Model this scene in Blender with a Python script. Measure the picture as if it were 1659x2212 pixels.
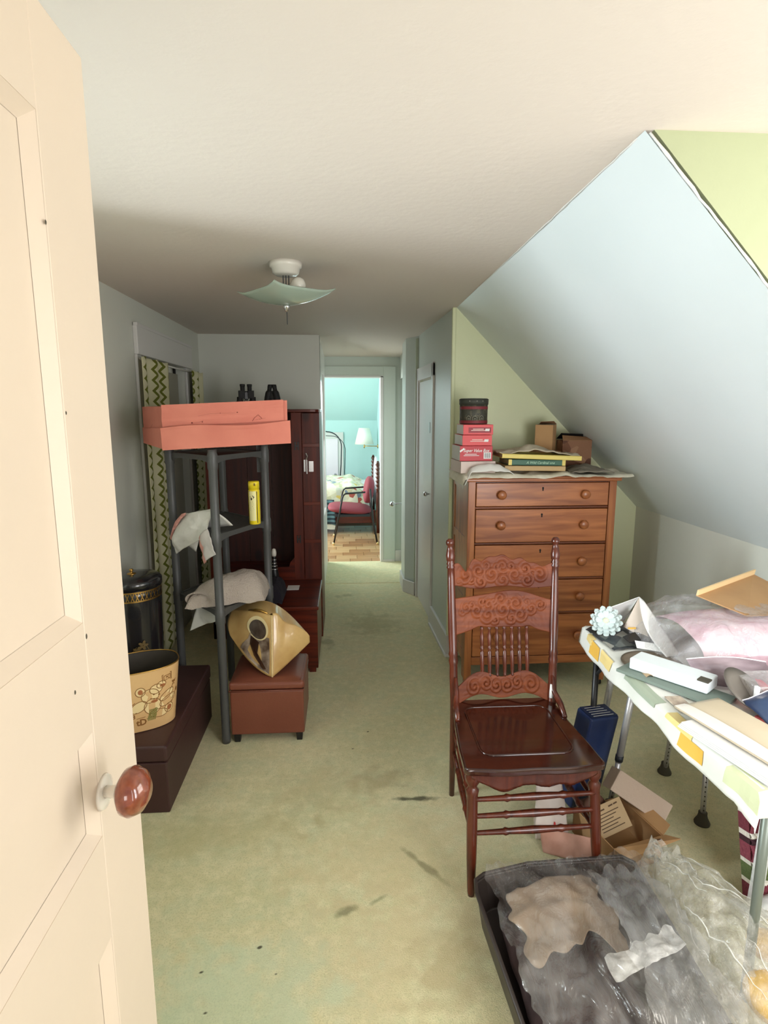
import bpy, math, random
from mathutils import Vector, Matrix, noise
R = math.radians
for o in list(bpy.data.objects): bpy.data.objects.remove(o)
SC = bpy.context.scene
COL = SC.collection
random.seed(7)

# ------------------------------------------------------------------ camera
cam_d = bpy.data.cameras.new('camera'); cam = bpy.data.objects.new('camera', cam_d); COL.objects.link(cam)
cam_d.sensor_fit = 'VERTICAL'; cam_d.sensor_height = 24.0
cam_d.lens = 24.0 * 1250.0 / 2212.0
cam_d.clip_start = 0.02; cam_d.clip_end = 100
fw = Vector((0.0655298, 0.98347902, -0.16874495)).normalized()     # looks along the passage, a little down
rt = Vector((0.99778755, -0.06648318, 0.0)).normalized()
up = rt.cross(fw)
cam.matrix_world = Matrix(((rt.x, up.x, -fw.x, 0), (rt.y, up.y, -fw.y, 0), (rt.z, up.z, -fw.z, 1.62), (0, 0, 0, 1)))
SC.camera = cam

# ------------------------------------------------------------------ light and exposure
SC.view_settings.view_transform = 'Standard'; SC.view_settings.look = 'None'
SC.view_settings.gamma = 1.0; SC.view_settings.use_curve_mapping = False
SC.view_settings.exposure = 0.45
w = bpy.data.worlds.new('overcast_sky'); SC.world = w; w.use_nodes = True
w.node_tree.nodes['Background'].inputs[0].default_value = (1.0, 0.95, 0.90, 1)
w.node_tree.nodes['Background'].inputs[1].default_value = 0.5

def area(name, loc, target, sx, sy, power, color, spread=180):
    d = bpy.data.lights.new(name, 'AREA'); d.shape = 'RECTANGLE'; d.size = sx; d.size_y = sy
    d.energy = power; d.color = color; d.spread = R(spread)
    o = bpy.data.objects.new(name, d); COL.objects.link(o); o.location = loc
    o.rotation_euler = (Vector(target) - Vector(loc)).to_track_quat('-Z', 'Y').to_euler()
    return o
area('dormer_window_light', (2.12, 0.75, 1.42), (0.6, 0.8, 1.25), 1.0, 1.1, 18, (1.0, 0.95, 0.86))
area('near_window_light', (1.28, -0.20, 1.30), (0.6, 3.0, 1.2), 0.95, 1.2, 33, (0.97, 0.97, 1.0))  # added lamp to brighten slope and left wall, behind an invented window
area('left_window_light', (-2.2, 1.47, 1.40), (1.3, 1.75, 1.20), 0.40, 1.0, 50, (0.84, 0.94, 1.0), 150)  # added cool lamp for the slope, set back in a made-up alcove
area('hall_window_light', (0.20, -3.2, 1.45), (0.2, 4.0, 0.6), 1.3, 1.3, 4, (1.0, 0.95, 0.90), 70)  # added weak fill from behind the camera; no hall window exists
area('passage_window_light', (-.36, 5.72, 1.35), (0.6, 5.2, 0.7), 0.5, 1.3, 8, (0.88, 0.96, 1.0))  # added lamp to brighten the far passage
area('bedroom_window_light', (-2.25, 7.6, 1.45), (0.3, 6.2, 1.2), 1.3, 1.4, 98, (0.95, 1.0, 1.0))

# ------------------------------------------------------------------ materials
def rgb(r, g, b):                                            # sRGB 0..255 to linear
    f = lambda c: (c/255/12.92) if c <= 10 else ((c/255+0.055)/1.055)**2.4
    return (f(r), f(g), f(b), 1)
def new_mat(name):
    m = bpy.data.materials.new(name); m.use_nodes = True
    n = m.node_tree.nodes; l = m.node_tree.links
    return m, n, l, n['Principled BSDF']
def pm(name, c, rough=0.6, metal=0.0, c2=None, scale=6, detail=4, stretch=(1, 1, 1), bump=0.0, bscale=60, coat=0.0, spec=0.5, cut=(0.35, 0.65), bdist=0.01):
    m, n, l, b = new_mat(name)
    b.inputs['Base Color'].default_value = c; b.inputs['Roughness'].default_value = rough
    b.inputs['Metallic'].default_value = metal; b.inputs['Coat Weight'].default_value = coat
    b.inputs['Specular IOR Level'].default_value = spec
    tc = n.new('ShaderNodeTexCoord'); mp = n.new('ShaderNodeMapping'); mp.inputs['Scale'].default_value = stretch
    l.new(tc.outputs['Object'], mp.inputs[0])
    if c2 is not None:
        t = n.new('ShaderNodeTexNoise'); t.inputs['Scale'].default_value = scale; t.inputs['Detail'].default_value = detail
        l.new(mp.outputs[0], t.inputs['Vector'])
        r = n.new('ShaderNodeValToRGB'); e = r.color_ramp.elements
        e[0].position, e[1].position = cut; e[0].color = c; e[1].color = c2
        l.new(t.outputs['Fac'], r.inputs[0]); l.new(r.outputs[0], b.inputs['Base Color'])
    if bump > 0:
        t = n.new('ShaderNodeTexNoise'); t.inputs['Scale'].default_value = bscale; t.inputs['Detail'].default_value = 3
        l.new(mp.outputs[0], t.inputs['Vector'])
        bp = n.new('ShaderNodeBump'); bp.inputs['Strength'].default_value = bump; bp.inputs['Distance'].default_value = bdist
        l.new(t.outputs['Fac'], bp.inputs['Height']); l.new(bp.outputs[0], b.inputs['Normal'])
    return m
def mixn(n, l, fac, a, b):
    x = n.new('ShaderNodeMix'); x.data_type = 'RGBA'
    for sock, v in ((x.inputs[0], fac), (x.inputs[6], a), (x.inputs[7], b)):
        if hasattr(v, 'is_output'): l.new(v, sock)
        else: sock.default_value = v
    return x.outputs[2]
def mth(n, l, op, a, b=None, c=None):
    x = n.new('ShaderNodeMath'); x.operation = op
    for i, v in enumerate((a, b, c)):
        if v is None: continue
        if hasattr(v, 'is_output'): l.new(v, x.inputs[i])
        else: x.inputs[i].default_value = v
    return x.outputs[0]

def carpet_mat():
    m, n, l, b = new_mat('sage_carpet')
    b.inputs['Roughness'].default_value = 0.97; b.inputs['Specular IOR Level'].default_value = 0.1
    b.inputs['Sheen Weight'].default_value = 0.15
    tc = n.new('ShaderNodeTexCoord'); V = tc.outputs['Object']
    def ns(s, d=4):
        t = n.new('ShaderNodeTexNoise'); t.inputs['Scale'].default_value = s; t.inputs['Detail'].default_value = d
        l.new(V, t.inputs['Vector']); return t.outputs['Fac']
    def ramp(f, a, z):
        r = n.new('ShaderNodeMapRange'); r.inputs[1].default_value = a; r.inputs[2].default_value = z; l.new(f, r.inputs[0]); return r.outputs[0]
    c = mixn(n, l, ramp(ns(2.6, 6), .36, .64), rgb(206, 200, 156), rgb(217, 206, 164))
    c = mixn(n, l, mth(n, l, 'MULTIPLY', ramp(ns(9, 5), .44, .68), .42), c, rgb(196, 204, 168))
    c = mixn(n, l, mth(n, l, 'MULTIPLY', ramp(ns(24, 5), .46, .68), .60), c, rgb(228, 218, 178))
    c = mixn(n, l, mth(n, l, 'MULTIPLY', ramp(ns(55, 4), .50, .70), .35), c, rgb(178, 180, 136))
    c = mixn(n, l, mth(n, l, 'MULTIPLY', ramp(ns(190, 2), .50, .70), 0.28), c, rgb(120, 122, 84))
    sep = n.new('ShaderNodeSeparateXYZ'); l.new(V, sep.inputs[0])
    def spot(cx, cy, rx, ry, rot, col, amt):                 # a stain with its own place and size
        nonlocal c
        dx = mth(n, l, 'ADD', sep.outputs[0], -cx); dy = mth(n, l, 'ADD', sep.outputs[1], -cy)
        ca, sa = math.cos(rot), math.sin(rot)
        u = mth(n, l, 'DIVIDE', mth(n, l, 'ADD', mth(n, l, 'MULTIPLY', dx, ca), mth(n, l, 'MULTIPLY', dy, sa)), rx)
        v = mth(n, l, 'DIVIDE', mth(n, l, 'ADD', mth(n, l, 'MULTIPLY', dx, -sa), mth(n, l, 'MULTIPLY', dy, ca)), ry)
        d = mth(n, l, 'SQRT', mth(n, l, 'ADD', mth(n, l, 'MULTIPLY', u, u), mth(n, l, 'MULTIPLY', v, v)))
        d = mth(n, l, 'ADD', d, mth(n, l, 'MULTIPLY', mth(n, l, 'ADD', ns(14, 3), -0.5), 2.2))
        f = mth(n, l, 'MULTIPLY', ramp(d, 1.0, 0.35), amt)
        c = mixn(n, l, f, c, col)
    spot(0.20, 1.90, 0.50, 0.30, 0.2, rgb(196, 178, 134), .45); spot(0.15, 1.50, .45, .28, .3, rgb(198, 180, 140), .5); spot(-.35, 1.35, .40, .30, 0, rgb(190, 210, 178), .45)
    dk = rgb(96, 92, 56); br = rgb(150, 132, 96)
    spot(0.27, 2.21, 0.13, 0.018, 0.0, rgb(60, 58, 34), .85)
    spot(-0.02, 1.66, 0.05, 0.018, .4, rgb(88, 92, 60), .6); spot(0.09, 1.70, 0.05, 0.012, .5, rgb(88, 92, 60), .5)
    spot(0.26, 1.85, 0.14, 0.018, -0.9, dk, .55); spot(0.13, 2.35, 0.16, 0.09, 0.2, br, .35)
    spot(0.30, 1.45, 0.20, 0.14, 0.6, br, .28); spot(-0.10, 2.3, 0.30, 0.20, 0.2, rgb(172, 154, 112), .28)
    spot(-0.55, 2.05, 0.45, 0.16, 0.1, rgb(168, 160, 112), .35)
    spot(-0.02, 5.02, 0.12, 0.05, 0.3, dk, .3); spot(-0.15, 3.95, 0.06, 0.12, 0, dk, .4); spot(0.2, 4.3, 0.25, 0.3, 0, rgb(150, 144, 100), .4)
    spot(0.19, 1.27, 0.02, 0.012, -.8, rgb(70, 62, 36), .8)
    for sx, sy in ((-.40, 1.36), (-.30, 1.22), (-.28, 1.55), (-.44, 1.48), (.02, 2.6), (.10, 2.75), (-.22, 1.46)): spot(sx, sy, 0.008, 0.005, .3, rgb(56, 50, 32), .9)
    l.new(c, b.inputs['Base Color'])
    bp = n.new('ShaderNodeBump'); bp.inputs['Strength'].default_value = 0.6; bp.inputs['Distance'].default_value = 0.004
    l.new(ns(260, 2), bp.inputs['Height']); l.new(bp.outputs[0], b.inputs['Normal'])
    return m
def wood(name, dark, light, rough=0.35, axis='x', scale=1.0, coat=0.15, knots=False, bump=.08):
    m, n, l, b = new_mat(name)
    tc = n.new('ShaderNodeTexCoord'); mp = n.new('ShaderNodeMapping')
    s = {'x': (1.2, 14, 14), 'y': (14, 1.2, 14), 'z': (14, 14, 1.2)}[axis]
    mp.inputs['Scale'].default_value = [q*scale for q in s]; l.new(tc.outputs['Object'], mp.inputs[0])
    t = n.new('ShaderNodeTexNoise'); t.inputs['Scale'].default_value = 1.6; t.inputs['Detail'].default_value = 8; t.inputs['Distortion'].default_value = 0.9
    l.new(mp.outputs[0], t.inputs['Vector'])
    r = n.new('ShaderNodeValToRGB'); e = r.color_ramp.elements; e[0].position = .34; e[1].position = .68; e[0].color = dark; e[1].color = light
    l.new(t.outputs['Fac'], r.inputs[0]); out = r.outputs[0]
    if knots:
        v = n.new('ShaderNodeTexVoronoi'); v.inputs['Scale'].default_value = 4.2; mp2 = n.new('ShaderNodeMapping')
        mp2.inputs['Scale'].default_value = {'x': (.6, 1, 1), 'y': (1, .6, 1), 'z': (1, 1, .6)}[axis]
        l.new(tc.outputs['Object'], mp2.inputs[0]); l.new(mp2.outputs[0], v.inputs['Vector'])
        mr = n.new('ShaderNodeMapRange'); mr.inputs[1].default_value = .16; mr.inputs[2].default_value = .07; l.new(v.outputs['Distance'], mr.inputs[0])
        out = mixn(n, l, mth(n, l, 'MULTIPLY', mr.outputs[0], .85), out, tuple(q*.35 for q in dark[:3]) + (1,))
    l.new(out, b.inputs['Base Color'])
    b.inputs['Roughness'].default_value = rough; b.inputs['Coat Weight'].default_value = coat; b.inputs['Coat Roughness'].default_value = .15
    bp = n.new('ShaderNodeBump'); bp.inputs['Strength'].default_value = bump; bp.inputs['Distance'].default_value = 0.003
    l.new(t.outputs['Fac'], bp.inputs['Height']); l.new(bp.outputs[0], b.inputs['Normal'])
    return m
def zigzag_mat():                                            # printed cloth: UV.x across the cloth in metres, UV.y up it
    m, n, l, b = new_mat('zigzag_print_cloth'); b.inputs['Roughness'].default_value = 0.9; b.inputs['Specular IOR Level'].default_value = .1
    uv = n.new('ShaderNodeUVMap'); sp = n.new('ShaderNodeSeparateXYZ'); l.new(uv.outputs[0], sp.inputs[0])
    u, v = sp.outputs[0], sp.outputs[1]
    tri = mth(n, l, 'PINGPONG', mth(n, l, 'MULTIPLY', v, 32.0), 1.0)
    cell = mth(n, l, 'FRACT', mth(n, l, 'MULTIPLY', u, 4.6))
    d = mth(n, l, 'ABSOLUTE', mth(n, l, 'SUBTRACT', cell, mth(n, l, 'ADD', mth(n, l, 'MULTIPLY', tri, .26), .22)))
    z1 = mth(n, l, 'LESS_THAN', d, .085)
    d2 = mth(n, l, 'ABSOLUTE', mth(n, l, 'SUBTRACT', cell, mth(n, l, 'ADD', mth(n, l, 'MULTIPLY', tri, -.07), .80)))
    z2 = mth(n, l, 'LESS_THAN', d2, .035)
    c = mixn(n, l, z1, rgb(212, 208, 172), rgb(112, 116, 50)); c = mixn(n, l, z2, c, rgb(150, 146, 84))
    l.new(c, b.inputs['Base Color'])
    t = n.new('ShaderNodeTexNoise'); t.inputs['Scale'].default_value = 300
    bp = n.new('ShaderNodeBump'); bp.inputs['Strength'].default_value = .2; bp.inputs['Distance'].default_value = .002; l.new(t.outputs['Fac'], bp.inputs['Height']); l.new(bp.outputs[0], b.inputs['Normal'])
    return m
def patch_mat(name, cols, scale, rough=0.85, rnd=1.0, line=None):
    m, n, l, b = new_mat(name); b.inputs['Roughness'].default_value = rough
    tc = n.new('ShaderNodeTexCoord'); v = n.new('ShaderNodeTexVoronoi'); v.inputs['Scale'].default_value = scale; v.inputs['Randomness'].default_value = rnd
    l.new(tc.outputs['Object'], v.inputs['Vector'])
    sp = n.new('ShaderNodeSeparateColor'); l.new(v.outputs['Color'], sp.inputs[0])
    r = n.new('ShaderNodeValToRGB'); r.color_ramp.interpolation = 'CONSTANT'; e = r.color_ramp.elements
    while len(e) < len(cols): e.new(0.5)
    for i, cc in enumerate(cols): e[i].position = cc[0]; e[i].color = cc[1]
    l.new(sp.outputs[0], r.inputs[0]); l.new(r.outputs[0], b.inputs['Base Color'])
    return m
def film_mat(name, tint, lo=.12, hi=.62, scale=5, rough=.10, streak=(1, 1, 1)):      # clear or milky plastic film
    m, n, l, b = new_mat(name)
    b.inputs['Base Color'].default_value = tint; b.inputs['Roughness'].default_value = .45; b.inputs['Specular IOR Level'].default_value = .3
    tr = n.new('ShaderNodeBsdfTransparent'); tr.inputs[0].default_value = (.97, .97, .96, 1); mx = n.new('ShaderNodeMixShader'); tc = n.new('ShaderNodeTexCoord'); mp = n.new('ShaderNodeMapping'); mp.inputs['Scale'].default_value = streak
    l.new(tc.outputs['Object'], mp.inputs[0])
    t = n.new('ShaderNodeTexNoise'); t.inputs['Scale'].default_value = scale; t.inputs['Detail'].default_value = 7; t.inputs['Distortion'].default_value = 1.6; l.new(mp.outputs[0], t.inputs['Vector'])
    mr = n.new('ShaderNodeMapRange'); mr.inputs[1].default_value = .40; mr.inputs[2].default_value = .66; mr.inputs[3].default_value = lo; mr.inputs[4].default_value = hi; l.new(t.outputs['Fac'], mr.inputs[0])
    l.new(mr.outputs[0], mx.inputs[0]); l.new(tr.outputs[0], mx.inputs[1]); l.new(b.outputs[0], mx.inputs[2])
    t2 = n.new('ShaderNodeTexNoise'); t2.inputs['Scale'].default_value = scale*3; t2.inputs['Detail'].default_value = 4; t2.inputs['Distortion'].default_value = 2.5; l.new(mp.outputs[0], t2.inputs['Vector'])
    bp = n.new('ShaderNodeBump'); bp.inputs['Strength'].default_value = .8; bp.inputs['Distance'].default_value = .02; l.new(t2.outputs['Fac'], bp.inputs['Height'])
    gl = n.new('ShaderNodeBsdfGlossy'); gl.inputs['Roughness'].default_value = rough; gl.inputs['Color'].default_value = (1, 1, .98, 1); l.new(bp.outputs[0], gl.inputs['Normal'])
    lw = n.new('ShaderNodeLayerWeight'); lw.inputs[0].default_value = .28; l.new(bp.outputs[0], lw.inputs['Normal'])
    fr = n.new('ShaderNodeMapRange'); fr.inputs[3].default_value = .035; fr.inputs[4].default_value = .40; l.new(lw.outputs['Facing'], fr.inputs[0])
    m2 = n.new('ShaderNodeMixShader'); l.new(fr.outputs[0], m2.inputs[0]); l.new(mx.outputs[0], m2.inputs[1]); l.new(gl.outputs[0], m2.inputs[2])
    l.new(m2.outputs[0], n['Material Output'].inputs[0])
    return m
M = {}
M['ceiling'] = pm('ceiling_paint', rgb(211, 201, 190), .75, bump=.12, bscale=40)
M['wall_green'] = pm('mint_wall_paint', rgb(184, 194, 172), .5, c2=rgb(178, 190, 170), scale=2, bump=.10, bscale=35)
M['wall_yellow'] = pm('pale_green_wall_paint', rgb(218, 223, 184), .5, c2=rgb(212, 218, 178), scale=2, bump=.12, bscale=30)  # pale green, yellowed so the colour carries warm light
M['cheek'] = pm('dormer_cheek_paint', rgb(176, 184, 148), .5, c2=rgb(170, 178, 142), scale=2, bump=.12, bscale=30)  # darker copy of the wall green, warm light kept in its colour
M['wall_blue'] = pm('pale_blue_slope_paint', rgb(218, 226, 228), .34, c2=rgb(214, 223, 225), scale=2, bump=.06, bscale=22)  # blue in this colour stands for cool light on the slope
M['wall_grey'] = pm('grey_green_wall_paint', rgb(212, 214, 203), .5, bump=.1, bscale=30)
M['hall'] = pm('hall_wall_paint', rgb(196, 205, 195), .4, bump=.08, bscale=30)
M['bedwall'] = pm('aqua_bedroom_paint', rgb(186, 218, 216), .6)
M['trim'] = pm('white_trim_paint', rgb(214, 212, 208), .35, bump=.06, bscale=30)
M['door_white'] = pm('cream_door_paint', rgb(222, 206, 186), .42, c2=rgb(218, 203, 184), scale=3, bump=.08, bscale=28)
M['carpet'] = carpet_mat()
M['chest'] = wood('golden_oak', rgb(134, 74, 38), rgb(184, 114, 64), .38, 'x', coat=.2)
M['chest_v'] = wood('golden_oak_upright', rgb(138, 78, 40), rgb(182, 114, 64), .4, 'z')
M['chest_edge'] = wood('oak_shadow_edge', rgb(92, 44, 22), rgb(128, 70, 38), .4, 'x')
M['chair'] = wood('red_oak_varnish', rgb(62, 24, 13), rgb(98, 42, 24), .26, 'z', coat=.2)
M['chair_x'] = wood('red_oak_varnish_across', rgb(88, 40, 22), rgb(132, 70, 40), .45, 'x', coat=0)
M['chair_x'].node_tree.nodes['Principled BSDF'].inputs['Specular IOR Level'].default_value = .22
M['seatwood'] = wood('dark_red_seat_varnish', rgb(40, 13, 7), rgb(62, 22, 12), .12, 'x', coat=.8)
M['mahog'] = wood('dark_stained_pine', rgb(66, 20, 10), rgb(100, 38, 20), .42, 'z', knots=True, coat=.05)
M['mahog_x'] = wood('dark_stained_cedar', rgb(68, 20, 10), rgb(108, 40, 20), .35, 'x', coat=.2)
for q_ in ('mahog', 'mahog_x'): M[q_].node_tree.nodes['Principled BSDF'].inputs['Specular IOR Level'].default_value = .3
M['pine_in'] = wood('knotty_pine_inside', rgb(46, 16, 8), rgb(70, 28, 14), .6, 'z', knots=True, coat=0)  # pine colour darkened to put shade inside the wardrobe
M['black'] = pm('black_plastic', rgb(22, 21, 22), .4)
M['soft_black'] = pm('black_rubber_armour', rgb(20, 20, 20), .65, bump=.3, bscale=220)
M['dark'] = pm('dark_void', rgb(16, 12, 10), .8)
M['rackgrey'] = pm('grey_resin', rgb(74, 75, 74), .42, bump=.1, bscale=200)
M['pink'] = pm('salmon_card', rgb(222, 136, 116), .7, c2=rgb(212, 124, 106), scale=5, bump=.05)
M['pink_d'] = pm('brown_mark_on_card', rgb(120, 50, 40), .8)
M['leather'] = pm('brown_faux_leather', rgb(122, 68, 50), .38, c2=rgb(112, 60, 44), scale=3, bump=.25, bscale=180, bdist=.002)
M['trunk'] = pm('dark_maroon_vinyl', rgb(74, 47, 44), .5, c2=rgb(58, 32, 31), scale=2, bump=.05)
M['chrome'] = pm('chrome', rgb(215, 215, 218), .18, 1.0)
M['alu'] = pm('brushed_aluminium', rgb(196, 196, 198), .34, .55)
M['brass'] = pm('brass', rgb(196, 156, 84), .3, 1.0)
M['iron'] = pm('dark_iron', rgb(46, 50, 56), .5, .3)
M['rubber'] = pm('grey_rubber', rgb(74, 70, 58), .85)
M['kraft'] = pm('kraft_cardboard', rgb(186, 146, 100), .8, c2=rgb(178, 138, 94), scale=8, bump=.05)
M['kraft_d'] = pm('kraft_cardboard_dark', rgb(150, 110, 76), .8)
M['white'] = pm('white_paper', rgb(236, 235, 232), .7, bump=.03)
M['cloth_w'] = pm('white_cloth', rgb(224, 222, 214), .9, bump=.15, bscale=120)
M['table_cloth'] = pm('white_table_cover', rgb(240, 240, 234), .5, c2=rgb(232, 234, 226), scale=5, bump=.08, bscale=30)
M['porcelain'] = pm('glazed_white', rgb(222, 216, 204), .25, coat=.5)
# ------------------------------------------------------------------ mesh helpers
class MB:
    def __init__(s): s.v = []; s.f = []; s.uv = None
    def add(s, v, f):
        k = len(s.v); s.v += [Vector(p) for p in v]; s.f += [tuple(i+k for i in q) for q in f]; return s
    def box(s, x0, x1, y0, y1, z0, z1):
        return s.add([(x0,y0,z0),(x1,y0,z0),(x1,y1,z0),(x0,y1,z0),(x0,y0,z1),(x1,y0,z1),(x1,y1,z1),(x0,y1,z1)],
                     [(0,3,2,1),(4,5,6,7),(0,1,5,4),(1,2,6,5),(2,3,7,6),(3,0,4,7)])
    def obox(s, c, ax, ay, az, hx, hy, hz):                  # oriented box: centre, unit axes, half sizes
        c, ax, ay, az = Vector(c), Vector(ax).normalized(), Vector(ay).normalized(), Vector(az).normalized()
        v = [c+ax*hx*i+ay*hy*j+az*hz*k for k in (-1, 1) for i, j in ((-1,-1),(1,-1),(1,1),(-1,1))]
        return s.add(v, [(0,3,2,1),(4,5,6,7),(0,1,5,4),(1,2,6,5),(2,3,7,6),(3,0,4,7)])
    def prism(s, poly, z0, z1):                              # polygon in x, y
        n = len(poly)
        return s.add([(x, y, z0) for x, y in poly]+[(x, y, z1) for x, y in poly],
                     [tuple(range(n-1, -1, -1)), tuple(range(n, 2*n))]+[(i, (i+1) % n, n+(i+1) % n, n+i) for i in range(n)])
    def extrude(s, poly, d):                                 # 3D polygon pushed by the vector d
        n = len(poly); d = Vector(d); p = [Vector(q) for q in poly]
        return s.add(p+[q+d for q in p], [tuple(range(n-1, -1, -1)), tuple(range(n, 2*n))]+[(i, (i+1) % n, n+(i+1) % n, n+i) for i in range(n)])
    def tube(s, pts, r, seg=12, cap=True):
        pts = [Vector(p) for p in pts]; n = len(pts)
        rr = r if isinstance(r, (list, tuple)) else [r]*n
        t0 = (pts[1]-pts[0]).normalized(); a = t0.orthogonal().normalized(); rings = []
        for i, p in enumerate(pts):
            t = (pts[min(i+1, n-1)]-pts[max(i-1, 0)]).normalized()
            a = (a - t*a.dot(t)).normalized(); b = t.cross(a)
            rings += [p+(a*math.cos(2*math.pi*j/seg)+b*math.sin(2*math.pi*j/seg))*rr[i] for j in range(seg)]
        f = [(i*seg+j, i*seg+(j+1) % seg, (i+1)*seg+(j+1) % seg, (i+1)*seg+j) for i in range(n-1) for j in range(seg)]
        if cap: f += [tuple(range(seg-1, -1, -1)), tuple(range((n-1)*seg, n*seg))]
        return s.add(rings, f)
    def lathe(s, prof, c=(0, 0, 0), seg=28, sx=1, sy=1, rot=0, axis=None):   # prof: (radius, height)
        c = Vector(c); v = []
        q = Vector(axis).normalized().to_track_quat('Z', 'Y') if axis else None
        for r, h in prof:
            for j in range(seg):
                a = 2*math.pi*j/seg; x, y = r*math.cos(a)*sx, r*math.sin(a)*sy
                p = Vector((x*math.cos(rot)-y*math.sin(rot), x*math.sin(rot)+y*math.cos(rot), h))
                v.append((q @ p if q else p)+c)
        n = len(prof)
        f = [(i*seg+j, i*seg+(j+1) % seg, (i+1)*seg+(j+1) % seg, (i+1)*seg+j) for i in range(n-1) for j in range(seg)]
        if prof[0][0] > 1e-6: f.append(tuple(range(seg-1, -1, -1)))
        if prof[-1][0] > 1e-6: f.append(tuple(range((n-1)*seg, n*seg)))
        return s.add(v, f)
    def grid(s, fn, nu, nv, close=False):
        v = [fn(i/nu, j/nv) for j in range(nv+1) for i in range(nu+1)]
        w_ = nu+1
        return s.add(v, [(j*w_+i, j*w_+i+1, (j+1)*w_+i+1, (j+1)*w_+i) for j in range(nv) for i in range(nu)])
    def ribbons(s, lines, wd, fn, lift=0.0):                 # flat strokes drawn in (u, v) and laid on a surface
        for ln in lines:
            for (a, b), (c, d) in zip(ln[:-1], ln[1:]):
                dx, dy = c-a, d-b; L = math.hypot(dx, dy) or 1e-6; nx, ny = -dy/L*wd/2, dx/L*wd/2; ex, ey = dx/L*wd*.3, dy/L*wd*.3
                s.add([fn(a-ex+nx, b-ey+ny), fn(a-ex-nx, b-ey-ny), fn(c+ex-nx, d+ey-ny), fn(c+ex+nx, d+ey+ny)], [(0, 1, 2, 3)])
        return s
    def disc(s, u, v, ru, rv, fn, n=14, rot=0):
        pts = [fn(u+ru*math.cos(a)*math.cos(rot)-rv*math.sin(a)*math.sin(rot), v+ru*math.cos(a)*math.sin(rot)+rv*math.sin(a)*math.cos(rot)) for a in [2*math.pi*k/n for k in range(n)]]
        return s.add(pts, [tuple(range(n))])
    def xf(s, m): s.v = [m @ p for p in s.v]; return s
ORG = {}
def _org(parent):
    return ORG.get(parent.name, Vector((0, 0, 0))) if parent else Vector((0, 0, 0))
def obj(name, mb, mat, parent=None, smooth=False, bevel=0.0, solid=0.0, base=None, sub=0, label=None, bseg=2):
    """links one mesh object; vertices are given in the same frame as the thing's own location"""
    o0 = _org(parent) if parent else (Vector(base) if base is not None else Vector((0, 0, 0)))
    me = bpy.data.meshes.new(name); me.from_pydata([p-o0 for p in mb.v], [], mb.f); me.validate(); me.update()
    if mb.uv:
        ul = me.uv_layers.new(name='UVMap')
        for lp in me.loops: ul.data[lp.index].uv = mb.uv[lp.vertex_index]
    for m_ in (mat if isinstance(mat, list) else [mat]): me.materials.append(m_)
    if smooth: me.shade_smooth()
    o = bpy.data.objects.new(name, me); COL.objects.link(o)
    if parent: o.parent = parent
    else: o.location = o0
    ORG[o.name] = o0
    if solid:
        md = o.modifiers.new('thickness', 'SOLIDIFY'); md.thickness = solid; md.offset = 0
    if bevel:
        md = o.modifiers.new('bevel', 'BEVEL'); md.width = bevel; md.segments = bseg; md.limit_method = 'ANGLE'; md.angle_limit = R(40)
    if sub:
        md = o.modifiers.new('sub', 'SUBSURF'); md.levels = sub; md.render_levels = sub
    if label: o['label'] = label
    return o
def thing(name, label, cat, base=(0, 0, 0), group=None):
    o = bpy.data.objects.new(name, None); COL.objects.link(o); o.location = base; o.empty_display_size = .05
    o['label'] = label; o['category'] = cat
    if group: o['group'] = group
    ORG[o.name] = Vector(base); return o
def tag(o, label, cat, group=None):
    o['label'] = label; o['category'] = cat
    if group: o['group'] = group
    return o
def struct(o, label=None):
    o['kind'] = 'structure'
    if label: o['label'] = label
    return o
def snode(name, base=(0, 0, 0), label=None):
    o = bpy.data.objects.new(name, None); COL.objects.link(o); o.location = base; o.empty_display_size = .05; ORG[o.name] = Vector(base)
    return struct(o, label)
def V(*a): return Vector(a)
def lerp(a, b, t): return a+(b-a)*t
def nz(x, y, z=0.0): return noise.noise(Vector((x, y, z)))
def crumple(p, f, a, seed=0.0):                              # folded-paper relief: ridged noise
    q = Vector(p)*f+Vector((seed, seed*1.7, seed*.3))
    return a*(1-2*abs(noise.noise(q)))+a*.5*(1-2*abs(noise.noise(q*2.3)))
def facet(p, f, a, seed=0.0):                                # sharp creases between flat facets
    q = Vector(p)*f+Vector((seed, seed*1.3, seed*.7)); q += noise.noise_vector(q*.8)*.35
    d, pts = noise.voronoi(q); k = min(1.0, (d[1]-d[0])*2.2)
    return a*(k*.9-.5)+a*.7*noise.noise(pts[0]*3.1)
def text_mb(txt, size, fn, bold=0.0, shear=0.0):             # flat lettering laid on a surface by fn(u, v)
    c = bpy.data.curves.new('lettering', 'FONT'); c.body = txt; c.size = size; c.resolution_u = 2; c.offset = bold; c.shear = shear
    o = bpy.data.objects.new('lettering', c); COL.objects.link(o); bpy.context.view_layer.update()
    ev = o.evaluated_get(bpy.context.evaluated_depsgraph_get()); me = ev.to_mesh()
    mb = MB().add([fn(p.co.x, p.co.y) for p in me.vertices], [tuple(f.vertices) for f in me.polygons])
    ev.to_mesh_clear(); bpy.data.objects.remove(o); bpy.data.curves.remove(c)
    return mb
def sheet(p00, p10, p11, p01, nu, nv, fn=None, th=0):
    """a cloth or paper patch between four corners; fn(u, v, point) moves each point"""
    p00, p10, p11, p01 = map(Vector, (p00, p10, p11, p01))
    def g(u, v):
        p = lerp(lerp(p00, p10, u), lerp(p01, p11, u), v)
        return fn(u, v, p) if fn else p
    return MB().grid(g, nu, nv)

# ------------------------------------------------------------------ the room shell
H = 2.255
XW = 0.675                                                    # corner where the sloping side begins
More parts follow.
